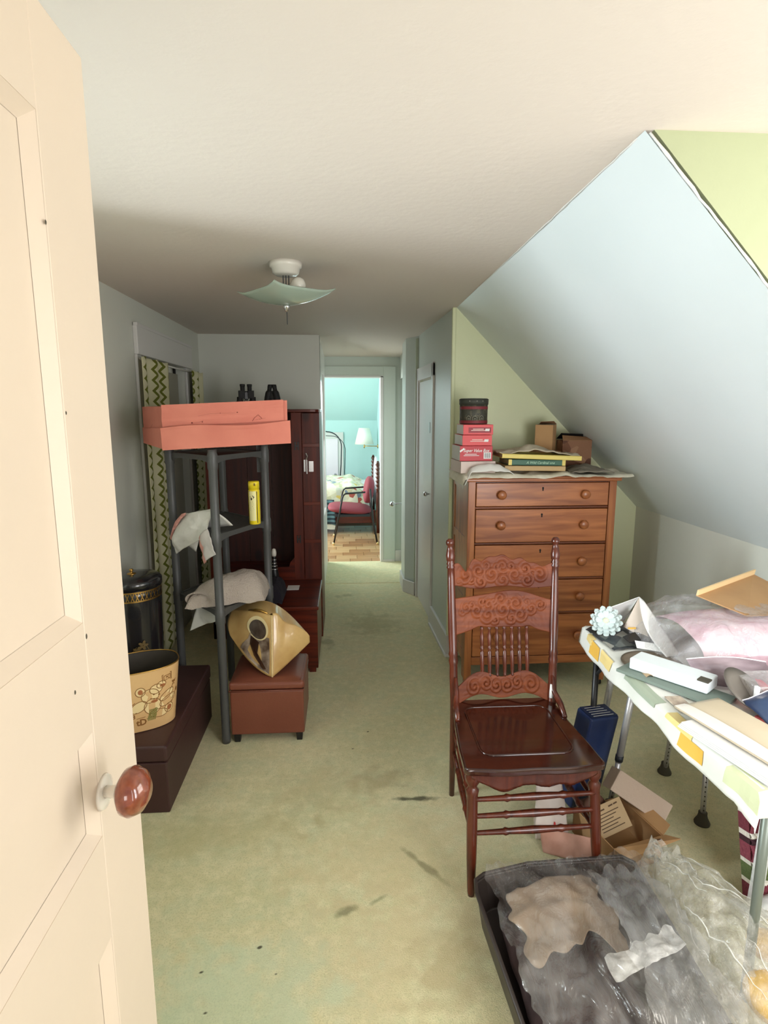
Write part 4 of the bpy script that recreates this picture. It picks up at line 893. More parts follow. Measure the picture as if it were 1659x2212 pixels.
for k in range(12): m.disc(-.06+.011*k, .05+.012*nz(k*1.3, 5), .0015, .0015, hf, 6)
for a in (-.04, .035, .0): m.disc(a, .127, .003, .003, lambda u, v: V(hx+(hr+.0016)*math.sin(u/hr), hy-(hr+.0016)*math.cos(u/hr), hz_+v), 8)
m2 = obj('village_print', m, pm('pale_grey_print', rgb(150, 150, 132), .6), t)

def book(lab, x, y, z, w_, d_, h_, rot, cover, tilt=0, title=None, tips=None):
    t = thing('book', lab, 'book', (0, 0, 0), 'books stacked on the chest')
    obj('cover', MB().box(-w_/2, w_/2, -d_/2, d_/2, 0, .003).box(-w_/2, w_/2, -d_/2, d_/2, h_-.003, h_).box(-w_/2, w_/2, -d_/2, -d_/2+.003, .003, h_-.003), cover, t, bevel=.001)
    obj('page_block', MB().box(-w_/2+.005, w_/2-.005, -d_/2+.004, d_/2-.005, .0035, h_-.0035), pm('aged_pages', rgb(168, 150, 118), .9), t)
    if tips:
        for s_ in (-1, 1): obj('spine_tip', MB().box(s_*(w_/2-.009)-.0095, s_*(w_/2-.009)+.0095, -d_/2-.0008, -d_/2+.004, -.0003, h_+.0003), tips, t)
    if title:
        m = MB(); f = lambda u, v: V(u, -d_/2-.0015, v); tx = text_mb(title, h_*.62, lambda a, b: f(-.062+a, h_*.28+b), .0002, .3)
        obj('spine_title', tx, pm('pale_green_letters', rgb(170, 206, 178), .6), t)
    t.location = (x, y, z); t.rotation_euler = (0, tilt, rot); return t
yl = pm('yellow_cover', rgb(226, 206, 112), .5)
book('lowest book of the stack, with tan cover, under the green one', 1.062, 3.285, CT+.028, .345, .23, .027, -.02, pm('tan_cover', rgb(190, 160, 112), .6), .012)
book('dark green book with cream spine ends in the middle of the stack', 1.072, 3.29, CT+.058, .325, .22, .031, .0, pm('green_cover', rgb(62, 104, 84), .5), .018, 'A Wild Cardinal one', yl)
book('yellow book on top of the stack of three', 1.095, 3.285, CT+.093, .450, .25, .024, -.02, yl, .035)
def shirt(u, v):
    x = lerp(.86, 1.32, u); y = lerp(3.19, 3.38, v)
    z = CT+.122-.016*u*1.0+.042*math.exp(-((u-.46)/.25)**2)*math.sin(min(1, v+.25)*2.4)+.010*nz(x*16, y*16)+crumple(V(x, y, 0), 9, .007, 4)
    return V(x, y, z)
tag(obj('folded_shirt', MB().grid(shirt, 50, 22), pm('oatmeal_cloth', rgb(206, 194, 172), .9, c2=rgb(188, 176, 154), scale=12, bump=.2), smooth=True, solid=.004, base=(1.09, 3.28, CT+.1)), 'crumpled oatmeal cloth lying on top of the yellow book', 'cloth')
t = thing('cardboard_carton', 'small open kraft carton standing behind the books', 'box', (0, 0, 0))
w_, d_, h_ = .105, .10, .155
obj('carton_body', MB().box(-w_/2, w_/2, -d_/2, d_/2, 0, h_-.002), M['kraft'], t, bevel=.001)
obj('inside_dark', MB().box(-w_/2+.004, w_/2-.004, -d_/2+.004, d_/2-.004, h_-.002, h_-.0005), M['dark'], t)  # dark plate on the solid body paints a shaded inside
obj('flap', MB().extrude([(-w_/2, d_/2, h_), (w_/2, d_/2, h_), (w_/2-.01, d_/2-.035, h_+.018), (-w_/2+.02, d_/2-.045, h_+.014)], (0, 0, .002)), M['kraft_d'], t)
t.location = (1.215, 3.47, CT+.125); t.rotation_euler.z = -.55
tag(obj('support_box', MB().box(1.14, 1.30, 3.42, 3.54, CT+.014, CT+.123), M['kraft_d'], base=(1.22, 3.48, CT+.014), bevel=.002), 'low brown box hidden under the small kraft carton', 'box')
t = thing('floral_box', 'brown floral printed box with open dark flaps at the right of the chest', 'box', (0, 0, 0))
w_, d_, h_ = .175, .13, .17
flo = patch_mat('brown_floral_print', [(0, rgb(134, 96, 70)), (.35, rgb(112, 74, 52)), (.6, rgb(150, 112, 84)), (.85, rgb(92, 60, 44))], 24)
obj('carton_body', MB().box(-w_/2, w_/2, -d_/2, d_/2, 0, h_), flo, t, bevel=.001)
obj('flap', MB().extrude([(-w_/2, -d_/2, h_), (w_/2, -d_/2, h_), (w_/2-.02, -d_/2+.05, h_+.018), (-w_/2+.01, -d_/2+.05, h_+.028)], (0, 0, .002)), M['kraft_d'], t)
obj('flap', MB().extrude([(-w_/2, d_/2, h_+.005), (w_/2, d_/2, h_+.003), (w_/2-.03, d_/2-.07, h_+.035), (-w_/2+.01, d_/2-.06, h_+.04)], (0, 0, .002)), M['dark'], t)
t.location = (1.385, 3.45, CT+.016); t.rotation_euler.z = -.06
def gcl(u, v):
    x = lerp(1.26, 1.50, u); y = lerp(3.13, 3.36, v); return V(x, y, CT+.020+.045*math.sin(u*3.1)*math.sin(v*2.6+.3)*(.4+v*.6)+.008*nz(x*24, y*24))
tag(obj('grey_glove', MB().grid(gcl, 30, 22), pm('warm_grey_cloth', rgb(128, 120, 106), .95, bump=.3), smooth=True, solid=.005, base=(1.38, 3.25, CT)), 'soft grey cloth lying before the floral box on the chest', 'cloth')

# ------------------------------------------------------------------ pressed-back dining chair
t = thing('dining_chair', 'glossy dark red oak chair with carved back and turned posts', 'chair', (.63, 1.95, 0))
sx = lambda y: (lerp(.384, .420, (y-1.715)/.46), lerp(.862, .842, (y-1.715)/.46))
# seat outline with rounded front corners and a gently waved front edge
out = []
for k in range(21):
    u = k/20; x = lerp(.392, .856, u); out.append((x, 1.716-.012*math.sin(u*math.pi)+.003*math.cos(u*4*math.pi)))
out += [(.866, 1.732), (.860, 1.85), (.846, 2.00), (.842, 2.12), (.835, 2.185), (.80, 2.19), (.46, 2.19), (.430, 2.185), (.420, 2.12), (.402, 2.0), (.388, 1.85), (.383, 1.732)]
obj('seat', MB().prism(out, .432, .458), M['seatwood'], t, bevel=.008, bseg=3)
def rr(x0, x1, y0, y1, r_, n=6):
    pts = []
    for cx_, cy_, a0 in ((x1-r_, y1-r_, 0), (x0+r_, y1-r_, 90), (x0+r_, y0+r_, 180), (x1-r_, y0+r_, 270)):
        for k in range(n+1): a = R(a0+90*k/n); pts.append((cx_+r_*math.cos(a), cy_+r_*math.sin(a)))
    return pts
ringp = [V(x, y, .4585) for x, y in rr(.458, .790, 1.79, 2.12, .045)]
obj('pressed_panel', MB().prism(rr(.462, .786, 1.794, 2.116, .043), .4575, .4600), M['seatwood'], t, bevel=.0012)
obj('pressed_bead', MB().tube(ringp+[ringp[0]], .0035, 8, cap=False), M['seatwood'], t, smooth=True)
# carved apron under the seat front
def apron_bot(u): return .388+.030*(abs(u-.5)*2)**6-.026*math.exp(-((u-.26)/.11)**2)-.014*math.exp(-((u-.60)/.09)**2)-.012*math.exp(-((u-.80)/.07)**2)-.012
m = MB().grid(lambda u, v: V(lerp(.41, .84, u), 1.737-.004*abs(nz(u*30, v*8)), lerp(apron_bot(u)+.012, .433, v)), 60, 6)
obj('apron', m, M['chair'], t, smooth=True, solid=.014)
for x0, x1 in ((.405, .432), (.842, .835)):
    obj('side_apron', MB().extrude([(x0, 1.75, .39), (x1, 2.16, .39), (x1, 2.16, .433), (x0, 1.75, .433)], (.014, 0, 0)), M['chair_x'], t)
def turned(p0, p1, prof, mat, name, seg=20):                  # prof: (t along, radius)
    p0, p1 = V(*p0), V(*p1); L = (p1-p0).length
    return obj(name, MB().lathe([(r_, a*L) for a, r_ in prof], p0, seg, axis=(p1-p0)), mat, t, smooth=True)
legp = [(0, .011), (.03, .013), (.30, .017), (.55, .0185), (.58, .0185), (.70, .0185), (.80, .019), (.84, .022), (.86, .016), (.875, .016), (.90, .023), (.94, .026), (.97, .022), (1, .020)]
turned((.410, 1.700, 0), (.418, 1.757, .434), legp, M['chair'], 'front_leg')
turned((.862, 1.722, 0), (.836, 1.757, .434), legp, M['chair'], 'front_leg')
def post(xb, xs, xt, yb, yt):
    # rear leg and back post are one bent piece
    pts = [(xb, yb+.035, 0), (lerp(xb, xs, .5), yb+.015, .22), (xs, yb-.01, .43), (xs, yb-.01, .47), (lerp(xs, xt, .15), yb+.015, .56)]
    rr_ = [.011, .014, .017, .018, .017]
    for z_, r_ in ((.60, .0165), (.62, .0195), (.635, .0165), (.645, .0195), (.66, .016), (.75, .0185), (.86, .0165), (.95, .0145), (.985, .014), (.992, .018), (1.0, .014), (1.006, .018), (1.014, .014), (1.02, .017), (1.04, .019), (1.06, .015), (1.078, .011), (1.083, .016), (1.092, .0175), (1.102, .015), (1.108, .008)):
        k = (z_-.47)/(1.10-.47); pts.append((lerp(xs, xt, k), lerp(yb-.01, yt, k), z_)); rr_.append(r_)
    return obj('back_post', MB().tube(pts, rr_, 18), M['chair'], t, smooth=True)
post(.440, .434, .428, 2.19, 2.315); post(.835, .835, .874, 2.17, 2.315)
yk = lambda z: lerp(2.17, 2.315, (z-.47)/.63)+.006
XL = lambda z: lerp(.434, .428, (z-.47)/.63); XR = lambda z: lerp(.835, .874, (z-.47)/.63)
def carve(x, z, s_):                                          # scroll relief: sum of small spirals
    h = 0
    for cx_, cz_, r_, q in s_:
        dx, dz_ = x-cx_, z-cz_; d = math.hypot(dx, dz_)
        if d < r_*1.25:
            a = math.atan2(dz_, dx*q); h = max(h, (1-(d/(r_*1.25))**4)*(.5+.5*math.cos(a*1+d/r_*9)))
    return h
def crest(name, zlo, zhi, top, bot, scrolls, depth=.0065, bump_=True):
    def f(u, v):
        zt, zb = zhi+top(u), zlo+bot(u); z = lerp(zb, zt, v); x = lerp(XL(z)+.012, XR(z)-.012, u)
        e = min(1, min(v, 1-v)*10)*min(1, min(u, 1-u)*12)
        h = carve(u*.44, (z-zlo), scrolls)*depth*e+.002*abs(nz(x*60, z*60, 2))*e
        bow = .018*math.sin(u*math.pi)
        return V(x, yk(z)+bow-h-.006, z)
    return obj(name, MB().grid(f, 120, 34), M['chair_x'], t, smooth=True, solid=.010)
tp1 = lambda u: .030*math.exp(-((u-.46)/.16)**2)+.012*math.exp(-((u-.22)/.05)**2)+.012*math.exp(-((u-.70)/.06)**2)-.030*math.exp(-((u-.12)/.045)**2)+.004*math.sin(u*40)-.012*math.exp(-((u-.9)/.1)**2)
bt1 = lambda u: .010*math.exp(-((u-.0)/.12)**2)+.004*math.cos(u*12)
S1 = [(.02, .03, .02, 1), (.075, .035, .018, -1), (.145, .09, .02, 1), (.195, .085, .018, -1), (.255, .085, .02, 1), (.30, .035, .018, 1), (.355, .06, .018, -1), (.05, .055, .035, 1), (.11, .07, .03, -1), (.12, .025, .026, 1), (.17, .055, .034, 1), (.22, .085, .03, -1), (.22, .03, .03, 1), (.275, .05, .034, -1), (.32, .075, .026, 1), (.33, .03, .026, -1), (.385, .055, .032, -1)]
crest('crest_rail', .905, 1.005, tp1, bt1, S1)
tp2 = lambda u: .028*math.sin(u*math.pi)**1.5-.016*math.exp(-((u-.93)/.12)**2)*0+.006*math.cos(u*9)
bt2 = lambda u: -.022*(abs(u-.5)*2)**2.2+.010*math.exp(-((u-.25)/.08)**2)+.010*math.exp(-((u-.78)/.06)**2)
S2 = [(.03, .07, .016, -1), (.075, .095, .018, 1), (.125, .105, .018, -1), (.185, .03, .02, 1), (.18, .10, .02, -1), (.245, .10, .02, 1), (.315, .075, .018, -1), (.33, .10, .016, 1), (.05, .085, .022, 1), (.10, .07, .028, -1), (.15, .05, .034, 1), (.155, .09, .03, 1), (.21, .115, .028, -1), (.22, .07, .036, 1), (.26, .035, .024, 1), (.28, .095, .03, -1), (.30, .05, .03, -1), (.35, .075, .026, 1), (.39, .09, .022, -1)]
crest('middle_rail', .745, .862, tp2, bt2, S2)
tp3 = lambda u: .020*math.sin(u*math.pi*2)**2-.010*math.exp(-((u-.5)/.2)**2)+.012*math.sin(u*math.pi)-.03*(abs(u-.5)*2)**5
bt3 = lambda u: .028*(.5-.5*math.cos(u*math.pi*4))*(1 if u < 1 else 0)*.6-.018*(abs(u-.5)*2)**6-.006*math.sin(u*math.pi)
S3 = [(.08, .045, .03, 1), (.14, .055, .026, -1), (.19, .045, .028, 1), (.24, .045, .028, -1), (.29, .055, .026, 1), (.355, .05, .034, -1)]
crest('lower_rail', .470, .545, tp3, bt3, S3)
for k in range(7):
    x = .553+.0315*k; x2 = .556+.0315*k
    z0, z1 = .548, .752
    p0, p1 = V(x, yk(z0)+.010, z0), V(x2, yk(z1)+.012, z1); L = (p1-p0).length
    pr = [(0, .005), (.03, .008), (.06, .005), (.10, .0075), (.35, .0095), (.48, .008), (.52, .0055), (.55, .0095), (.58, .0055), (.62, .008), (.78, .0085), (.90, .005), (.93, .0085), (.97, .006), (1, .004)]
    obj('spindle', MB().lathe([(r_, a*L) for a, r_ in pr], p0, 14, axis=(p1-p0)), M['chair'], t, smooth=True)
for s_, xs, x2 in ((1, .436, .405), (-1, .836, .848)):       # curved hip brackets from posts to seat
    pts = [(xs, 2.175, .56), (xs+.000*s_, 2.15, .505), (xs-.010*s_, 2.10, .475), (x2+.012*s_, 2.02, .462)]
    obj('hip_bracket', MB().tube(pts, [.008, .011, .013, .009], 12), M['chair'], t, smooth=True)
strp = [(0, .007), (.05, .008), (.25, .010), (.27, .0135), (.30, .010), (.5, .0135), (.70, .010), (.73, .0135), (.76, .010), (.95, .008), (1, .007)]
for z_ in (.335, .272, .208):
    a, b = (.4165, 1.735, z_), (.842, 1.738, z_+.004); turned(a, b, strp, M['chair'], 'front_stretcher')
for z_ in (.30, .20):
    turned((.4155, 1.74, z_), (.440, 2.19, z_+.02), strp, M['chair'], 'side_stretcher'); turned((.845, 1.745, z_), (.836, 2.18, z_+.02), strp, M['chair'], 'side_stretcher')
turned((.441, 2.195, .25), (.836, 2.185, .25), strp, M['chair'], 'rear_stretcher')
obj('white_scuff', MB().tube([(.826, 2.150, .475), (.828, 2.152, .50), (.826, 2.156, .53)], [.008, .009, .004], 8), M['white'], t, smooth=True, label='white paint drip at the foot of the right post')
# ------------------------------------------------------------------ folding table with white cover
TX0, TX1, TY0, TY1, TZT = .985, 1.84, 1.175, 2.225, .735
t = thing('folding_table', 'white folding table on black metal legs, loaded with papers and bags', 'table', (1.4, 1.7, 0))
M['grey_leg'] = pm('grey_green_metal', rgb(118, 126, 116), .4, .3)
obj('table_top', MB().box(TX0, TX1, TY0, TY1, TZT-.03, TZT), pm('white_laminate', rgb(226, 226, 222), .4), t, bevel=.004)
for x_, y_ in ((TX0+.03, TY1-.06), (TX0+.115, TY0+.125), (TX1-.05, TY1-.06), (TX1-.05, TY0+.07)):
    for yy in (y_,):
        obj('leg', MB().tube([(x_, y_, TZT-.03), (x_-.0, yy, .0)], .0125, 12), M['black'] if y_ > 1.7 or x_ > 1.5 else M['grey_leg'], t, smooth=True)
        obj('leg_brace', MB().tube([(x_, y_, .56), (x_+.0, y_+(.14 if y_ < 1.7 else -.14), TZT-.035)], .007, 8), M['iron'], t, smooth=True)
ex = lambda y: .948+.115*(y-1.66)**2
def cover(u, v):                                              # u across (0 = hanging left edge), v along depth
    y = lerp(TY0-.055, TY1+.02, v); dr_ = .060+.012*math.sin(v*9)+.010*nz(v*6, 2)
    if v < .10: dr_ += (.10-v)*.45
    e = ex(min(max(y, TY0), TY1))
    if u < .14:
        k = 1-u/.14; x = e-.004-.020*k*(.6+nz(v*7, 3)); z = TZT+.003-dr_*k
    else:
        x = lerp(e, TX1+.01, (u-.14)/.86); z = TZT+.0045+.0035*nz(x*9, y*9)
    if y < TY0-.004: z = min(z, TZT-(TY0-y)*1.1); y = TY0-.01+.01*nz(x*8, 1)
    return V(x+.004*nz(y*20, z*20, 4)*(u < .14), y, z)
cv = tag(obj('tablecloth', MB().grid(cover, 60, 90), M['table_cloth'], smooth=True, solid=.0022, base=(1.4, 1.7, TZT)), 'white cover hanging over the left edge of the folding table', 'tablecloth')
gold = pm('gold_print', rgb(240, 190, 84), .5); gold2 = pm('pale_gold_print', rgb(246, 222, 150), .5)
def cvf(a, b): return cover(a, b)+V(-.003, 0, .002)
def patch(u0, u1, v0, v1, mat, nm, cnt=5):
    obj(nm, MB().grid(lambda p, q: cvf(lerp(u0, u1, p), lerp(v0, v1, q)), 4, 8), mat, cv)
patch(.03, .135, .80, .88, gold, 'gold_patch'); patch(.05, .14, .69, .79, gold2, 'pale_gold_patch')
patch(.09, .15, .87, .93, gold2, 'pale_gold_patch'); patch(.03, .11, .215, .30, gold, 'gold_patch'); patch(.11, .17, .26, .37, gold2, 'pale_gold_patch')
patch(.10, .17, .42, .60, pm('sage_print', rgb(168, 180, 160), .6), 'sage_patch'); patch(.05, .16, .02, .14, pm('pale_lime_print', rgb(214, 220, 180), .6), 'lime_patch')
TP = TZT+.010
# ------------------------------------------------------------------ things on the table
fx, fy, fz = 1.030, 2.135, TP+.055
t = thing('flower', 'pale blue-white fabric flower with many petals at the far left corner of the table', 'flower', (fx, fy, TP))
pet = pm('pale_blue_petal', rgb(196, 210, 208), .7); nd = V(-.45, -.72, .55).normalized(); q = nd.to_track_quat('Z', 'Y')
for ringn, (n_, L_, lift, off) in enumerate(((13, .058, .004, 0), (11, .046, .014, .3), (8, .032, .022, .1))):
    for k in range(n_):
        a = 2*math.pi*k/n_+off
        def pf(u, v, a=a, L_=L_, lift=lift):
            w_ = (.003+.0125*u**.8)*math.sqrt(max(0, 1-u**5))*(v-.5)*2
            r_ = .006+L_*u; z = lift+.012*u*u-.004*((v-.5)*2)**2
            p = V(r_*math.cos(a)-w_*math.sin(a), r_*math.sin(a)+w_*math.cos(a), z)
            return V(fx, fy, fz)+(q @ p)
        obj('petal', MB().grid(pf, 9, 2), pet, t, smooth=True)
obj('flower_centre', MB().lathe([(0, .030), (.010, .026), (.012, .018), (.006, .010)], V(fx, fy, fz), 14, axis=nd), pm('pale_yellow_centre', rgb(222, 226, 196), .6), t, smooth=True)
obj('stem_clip', MB().tube([V(fx, fy, fz)-nd*.001, V(fx, fy+.02, TP+.006), V(fx+.04, fy+.04, TP+.002)], .004, 8), M['iron'], t)
t = thing('glossy_magazine', 'dark glossy printed sleeve lying under the flower and folded paper', 'magazine', (1.09, 2.1, TP))
photo = patch_mat('dark_photo_print', [(0, rgb(52, 56, 60)), (.3, rgb(96, 100, 96)), (.5, rgb(38, 42, 44)), (.7, rgb(150, 148, 138)), (.9, rgb(70, 72, 70))], 16, .3)
obj('cover_sheet', MB().grid(lambda u, v: V(lerp(.992, 1.20, u)-.02*v, lerp(1.98, 2.19, v)+.03*u, TP+.002+.022*math.sin(u*3.1)*v+.006*abs(nz(u*5, v*5))), 20, 16), photo, t, smooth=True, solid=.003)
obj('black_band', MB().grid(lambda u, v: V(lerp(1.06, 1.19, u), lerp(2.00, 2.055, v)+.02*u, TP+.022+.016*math.sin(u*3.1)*(.4+.6*v)), 10, 4), M['black'], t, solid=.002)
t = thing('folded_white_paper', 'large white paper bag standing up in a folded peak beside the flower', 'paper bag', (1.15, 2.12, TP))
def tri(a, b, c, f=.004, s_=0):
    a, b, c = V(*a), V(*b), V(*c)
    def g(u, v):
        p = lerp(lerp(a, b, u), c, v); return p+V(1, 1, 1)*crumple(p, 12, f, s_)*math.sin(u*3.14)*math.sin(v*3.14)
    return MB().grid(g, 14, 14)
ap = (1.150, 2.12, .905)
obj('left_fold', tri((1.052, 2.18, TP+.095), (1.135, 2.20, TP+.03), ap, .006, 1), M['white'], t, smooth=True, solid=.002)
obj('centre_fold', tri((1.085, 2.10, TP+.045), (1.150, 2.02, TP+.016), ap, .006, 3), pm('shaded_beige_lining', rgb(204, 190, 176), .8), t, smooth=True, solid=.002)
def rf(u, v):
    a = lerp(V(*ap), V(1.150, 1.90, TP+.006), v); b = lerp(V(1.175, 2.13, .885), V(1.215, 1.92, TP+.004), v); c_ = .03*math.sin(v*3.1)
    p = lerp(a-V(c_*.8, 0, c_*.4), b, u); return p
obj('right_fold', MB().grid(rf, 8, 20), M['white'], t, smooth=True, solid=.002)
obj('base_strip', MB().grid(lambda u, v: V(lerp(1.08, 1.15, u), lerp(1.98, 1.94, u)+.02*v, TP+.008+.022*v), 8, 4), M['white'], t, solid=.002)
obj('yellow_edge', MB().box(1.085, 1.115, 2.062, 2.068, TP+.05, TP+.056), gold, t)
t = thing('placemat', 'round grey-brown placemat at the left edge of the table', 'placemat', (1.06, 1.87, TP))
obj('mat_disc', MB().lathe([(.100, 0), (.104, .0015), (.100, .003), (.0, .0035)], (1.075, 1.86, TP), 48), pm('taupe_woven', rgb(138, 124, 106), .8, c2=rgb(116, 102, 84), scale=5, stretch=(1, 9, 1), bump=.3), t, smooth=True)
obj('mat_rim', MB().tube([V(1.075+.102*math.cos(a), 1.86+.102*math.sin(a), TP+.003) for a in [k*math.pi/24 for k in range(49)]], .0025, 6, cap=False), pm('taupe_rim', rgb(96, 86, 72), .7), t)
obj('fan_fold', MB().grid(lambda u, v: V(lerp(.985, 1.085, u)+.02*v, lerp(1.74, 1.86, v), TP+.005+.012*abs(math.sin(u*9+v))), 30, 6), pm('tan_pleats', rgb(164, 142, 112), .85), t, smooth=True, solid=.0015)
# long white tissue box
t = thing('white_box', 'long low white box lying along the table edge', 'box', (0, 0, 0))
obj('box_body', MB().box(-.125, .125, -.042, .042, 0, .040), pm('cool_white_card', rgb(232, 240, 242), .5), t, bevel=.005, bseg=3)
obj('end_tuck', MB().box(.092, .1255, -.043, -.010, .036, .0412), M['rubber'], t, bevel=.001)
t.location = (1.070, 1.730, TP+.012); t.rotation_euler.z = -.92
tag(obj('green_folder', MB().box(-.17, .17, -.055, .055, 0, .010), pm('grey_green_card', rgb(120, 134, 124), .7), base=(0, 0, 0), bevel=.001), 'thin grey-green folder peeping out beneath the long white box', 'folder')
gf = bpy.data.objects['green_folder']; gf.location = (1.060, 1.70, TP); gf.rotation_euler.z = -.98
# grey disc leaning
t = thing('grey_plate', 'dark grey round plate standing on edge behind the tan envelope', 'plate', (1.16, 1.585, TP))
obj('plate_disc', MB().lathe([(0, .004), (.05, .003), (.068, .006), (.075, .012), (.076, .015), (.05, .008), (0, .008)], (1.212, 1.585, TP+.030), 40, axis=(.35, -.5, .8)), pm('warm_grey_ceramic', rgb(104, 98, 90), .45), t, smooth=True)
# papers stack and tan envelope
t = thing('paper_stack', 'stack of white papers lying under the tan envelope at the near table edge', 'papers', (0, 0, 0))
for k in range(4): obj('sheet', MB().box(-.145+.004*k, .15-.003*k, -.10, .10, .0055*k, .0055*k+.005), M['white'], t, bevel=.0008)
t.location = (1.060, 1.335, TP); t.rotation_euler.z = -1.34
t = thing('envelope', 'long tan padded envelope lying on the white papers at the near table edge', 'envelope', (0, 0, 0))
tan = pm('tan_envelope', rgb(208, 194, 168), .6, c2=rgb(198, 184, 158), scale=5)
obj('envelope_body', MB().grid(lambda u, v: V(lerp(-.165, .165, u), lerp(-.083, .083, v), .006+.012*math.sin(u*3.14)**.5*math.sin(v*3.14)**.6), 20, 12), tan, t, smooth=True, solid=.004)
obj('white_band', MB().grid(lambda u, v: V(lerp(-.165, .165, u), lerp(-.083, -.045, v), .0105+.012*math.sin(u*3.14)**.5*math.sin(v*.28*3.14)**.6), 20, 4), pm('pale_band', rgb(226, 222, 214), .5), t, smooth=True)
m = MB()
for k in range(3): m.ribbons([[(.10+.004*k, -.004-.014*k), (.108, -.008-.014*k), (.116, -.002-.014*k), (.126, -.006-.014*k), (.134, -.002-.014*k)]], .0022, lambda a, b: V(a, b, .0225))
obj('handwriting', m, M['kraft_d'], t)
t.location = (1.072, 1.372, TP+.022); t.rotation_euler.z = -1.32
# small brochure under the envelope corner
tag(obj('brochure', MB().box(.985, 1.035, 1.53, 1.62, TP, TP+.004), pm('brochure_print', rgb(150, 132, 118), .6, c2=rgb(206, 190, 170), scale=30), base=(1.01, 1.57, TP)), 'small printed brochure peeping out at the corner of the envelope', 'brochure')
# pink package wrapped in clear plastic
t = thing('pink_bedding_package', 'pink patterned bedding folded in a clear plastic bag on the table', 'package', (1.42, 1.95, TP))
pinkc = pm('pink_floral_cloth', rgb(222, 184, 198), .7, c2=rgb(234, 208, 216), scale=14, detail=6, cut=(.42, .58))
def pk(u, v):
    x = lerp(1.20, 1.74, u); y = lerp(1.76, 2.16, v)+.04*u; z = TP+.055+.090*math.sin(min(1, v*1.1)*3.14)**.5*math.sin(min(u*.9+.12, 1)*3.14)**.35+.008*nz(x*9, y*9)
    return V(x, y, z)
obj('folded_cloth', MB().grid(pk, 40, 30), pinkc, t, smooth=True)
obj('folded_cloth_side', MB().grid(lambda u, v: V(pk(u, 0).x, pk(u, 0).y-.012*math.sin(v*3.1), lerp(TP+.002, pk(u, 0).z, v)), 30, 8), pm('mauve_cloth', rgb(176, 150, 160), .7, c2=rgb(214, 190, 200), scale=9, stretch=(1, 1, 6)), t, smooth=True)
film = film_mat('clear_wrap', (.90, .88, .92, 1), .08, .34, 6, .10)
def wrap(u, v):
    x = lerp(1.105, 1.76, u); y = lerp(1.72, 2.20, v)+.02*u
    e = min(1, u*4)*min(1, v*5+.25)*min(1, (1-v)*5+.3); z = TP+.022+(.135)*e**.6+crumple(V(x, y, 0), 5, .008, 3)+facet(V(x, y, 0), 13, .009, 3)
    return V(x, y, z)
obj('plastic_wrap', MB().grid(wrap, 60, 46), film, t, smooth=True)
def mouth(u, v):                                              # the bag's open mouth hanging forward, dark inside
    a = V(lerp(1.115, 1.36, u), lerp(1.74, 1.70, u), TP+.070+.012*math.sin(u*3.1)); b = V(lerp(1.15, 1.36, u), lerp(1.69, 1.60, u), TP+.006)
    p = lerp(a, b, v); return p+V(0, -1, .3)*crumple(p, 9, .008, 6)
obj('bag_mouth', MB().grid(mouth, 24, 10), pm('dusky_mauve_plastic', rgb(112, 96, 102), .35, c2=rgb(150, 134, 140), scale=8, stretch=(1, 1, 5)), t, smooth=True)
obj('bag_edge', MB().tube([mouth(k/12, 0)+V(0, 0, .002) for k in range(13)], .0018, 6), pm('bright_film_edge', rgb(236, 232, 236), .3), t)
tag(obj('crimson_bag', MB().grid(lambda u, v: V(lerp(1.30, 1.62, u), lerp(1.62, 1.72, v)+.05*u, TP+.012+.062*math.sin(v*2.6+.2)*(.4+.6*u)+.006*nz(u*8, v*4)), 24, 12), pm('crimson_film', rgb(190, 40, 70), .3, c2=rgb(222, 120, 140), scale=10, coat=.4), smooth=True, solid=.002, base=(1.45, 1.66, TP)), 'crimson plastic package squeezed under the pink bedding', 'package')
# cardboard tray with raised edge at the far right
t = thing('cardboard_tray', 'open tan cardboard tray tilted up at the far right of the table', 'box', (1.6, 2.1, TP))
A_, B_, C_, D_ = V(1.33, 2.04, .935), V(1.70, 2.24, .955), V(1.86, 2.02, .86), V(1.44, 1.90, .90)
nn = (B_-A_).cross(D_-A_).normalized()
if nn.z < 0: nn = -nn
obj('tray_floor', MB().extrude([A_, B_, C_, D_], -nn*.004), M['kraft'], t)
obj('tray_edge', MB().extrude([A_, B_, B_+nn*.022, A_+nn*.022], (B_-A_).cross(nn).normalized()*.006), pm('cut_card_edge', rgb(232, 200, 150), .8), t)
obj('tray_support', MB().extrude([(1.46, 2.0, TP+.13), (1.80, 2.0, TP+.11), (1.80, 2.12, TP+.11), (1.46, 2.14, TP+.14)], (0, 0, .02)), M['kraft_d'], t)
# clear blister pack and navy bag at the right edge
t = thing('clear_box', 'clear plastic box with white edges and pink lining at the right of the table', 'box', (1.3, 1.62, TP))
obj('pink_card', MB().box(1.215, 1.50, 1.52, 1.64, TP, TP+.020), pm('salmon_lining', rgb(226, 120, 116), .6), t, bevel=.001)
obj('clear_lid', MB().box(1.225, 1.50, 1.545, 1.66, TP+.022, TP+.062), film_mat('clear_lid_plastic', (.9, .88, .9, 1), .18, .5, 6), t, bevel=.003)
obj('white_edge', MB().box(1.218, 1.228, 1.535, 1.548, TP+.0, TP+.068), M['white'], t, bevel=.001)
t = thing('navy_bag', 'navy blue plastic bag with a pale rim drooping over the pink lining', 'bag', (1.25, 1.47, TP))
def nb(u, v):
    x = lerp(1.165, 1.42, u)+.01*v; y = lerp(1.40, 1.535, v); z = TP+.012+.055*math.sin(v*1.9+.1)*math.sin(min(1, u*1.6+.08)*1.57); p = V(x, y, z); return p+V(0, 0, crumple(p, 12, .006, 9))
obj('bag_body', MB().grid(nb, 26, 16), pm('navy_film', rgb(48, 66, 100), .28, c2=rgb(34, 44, 76), scale=12, coat=.5), t, smooth=True, solid=.002)
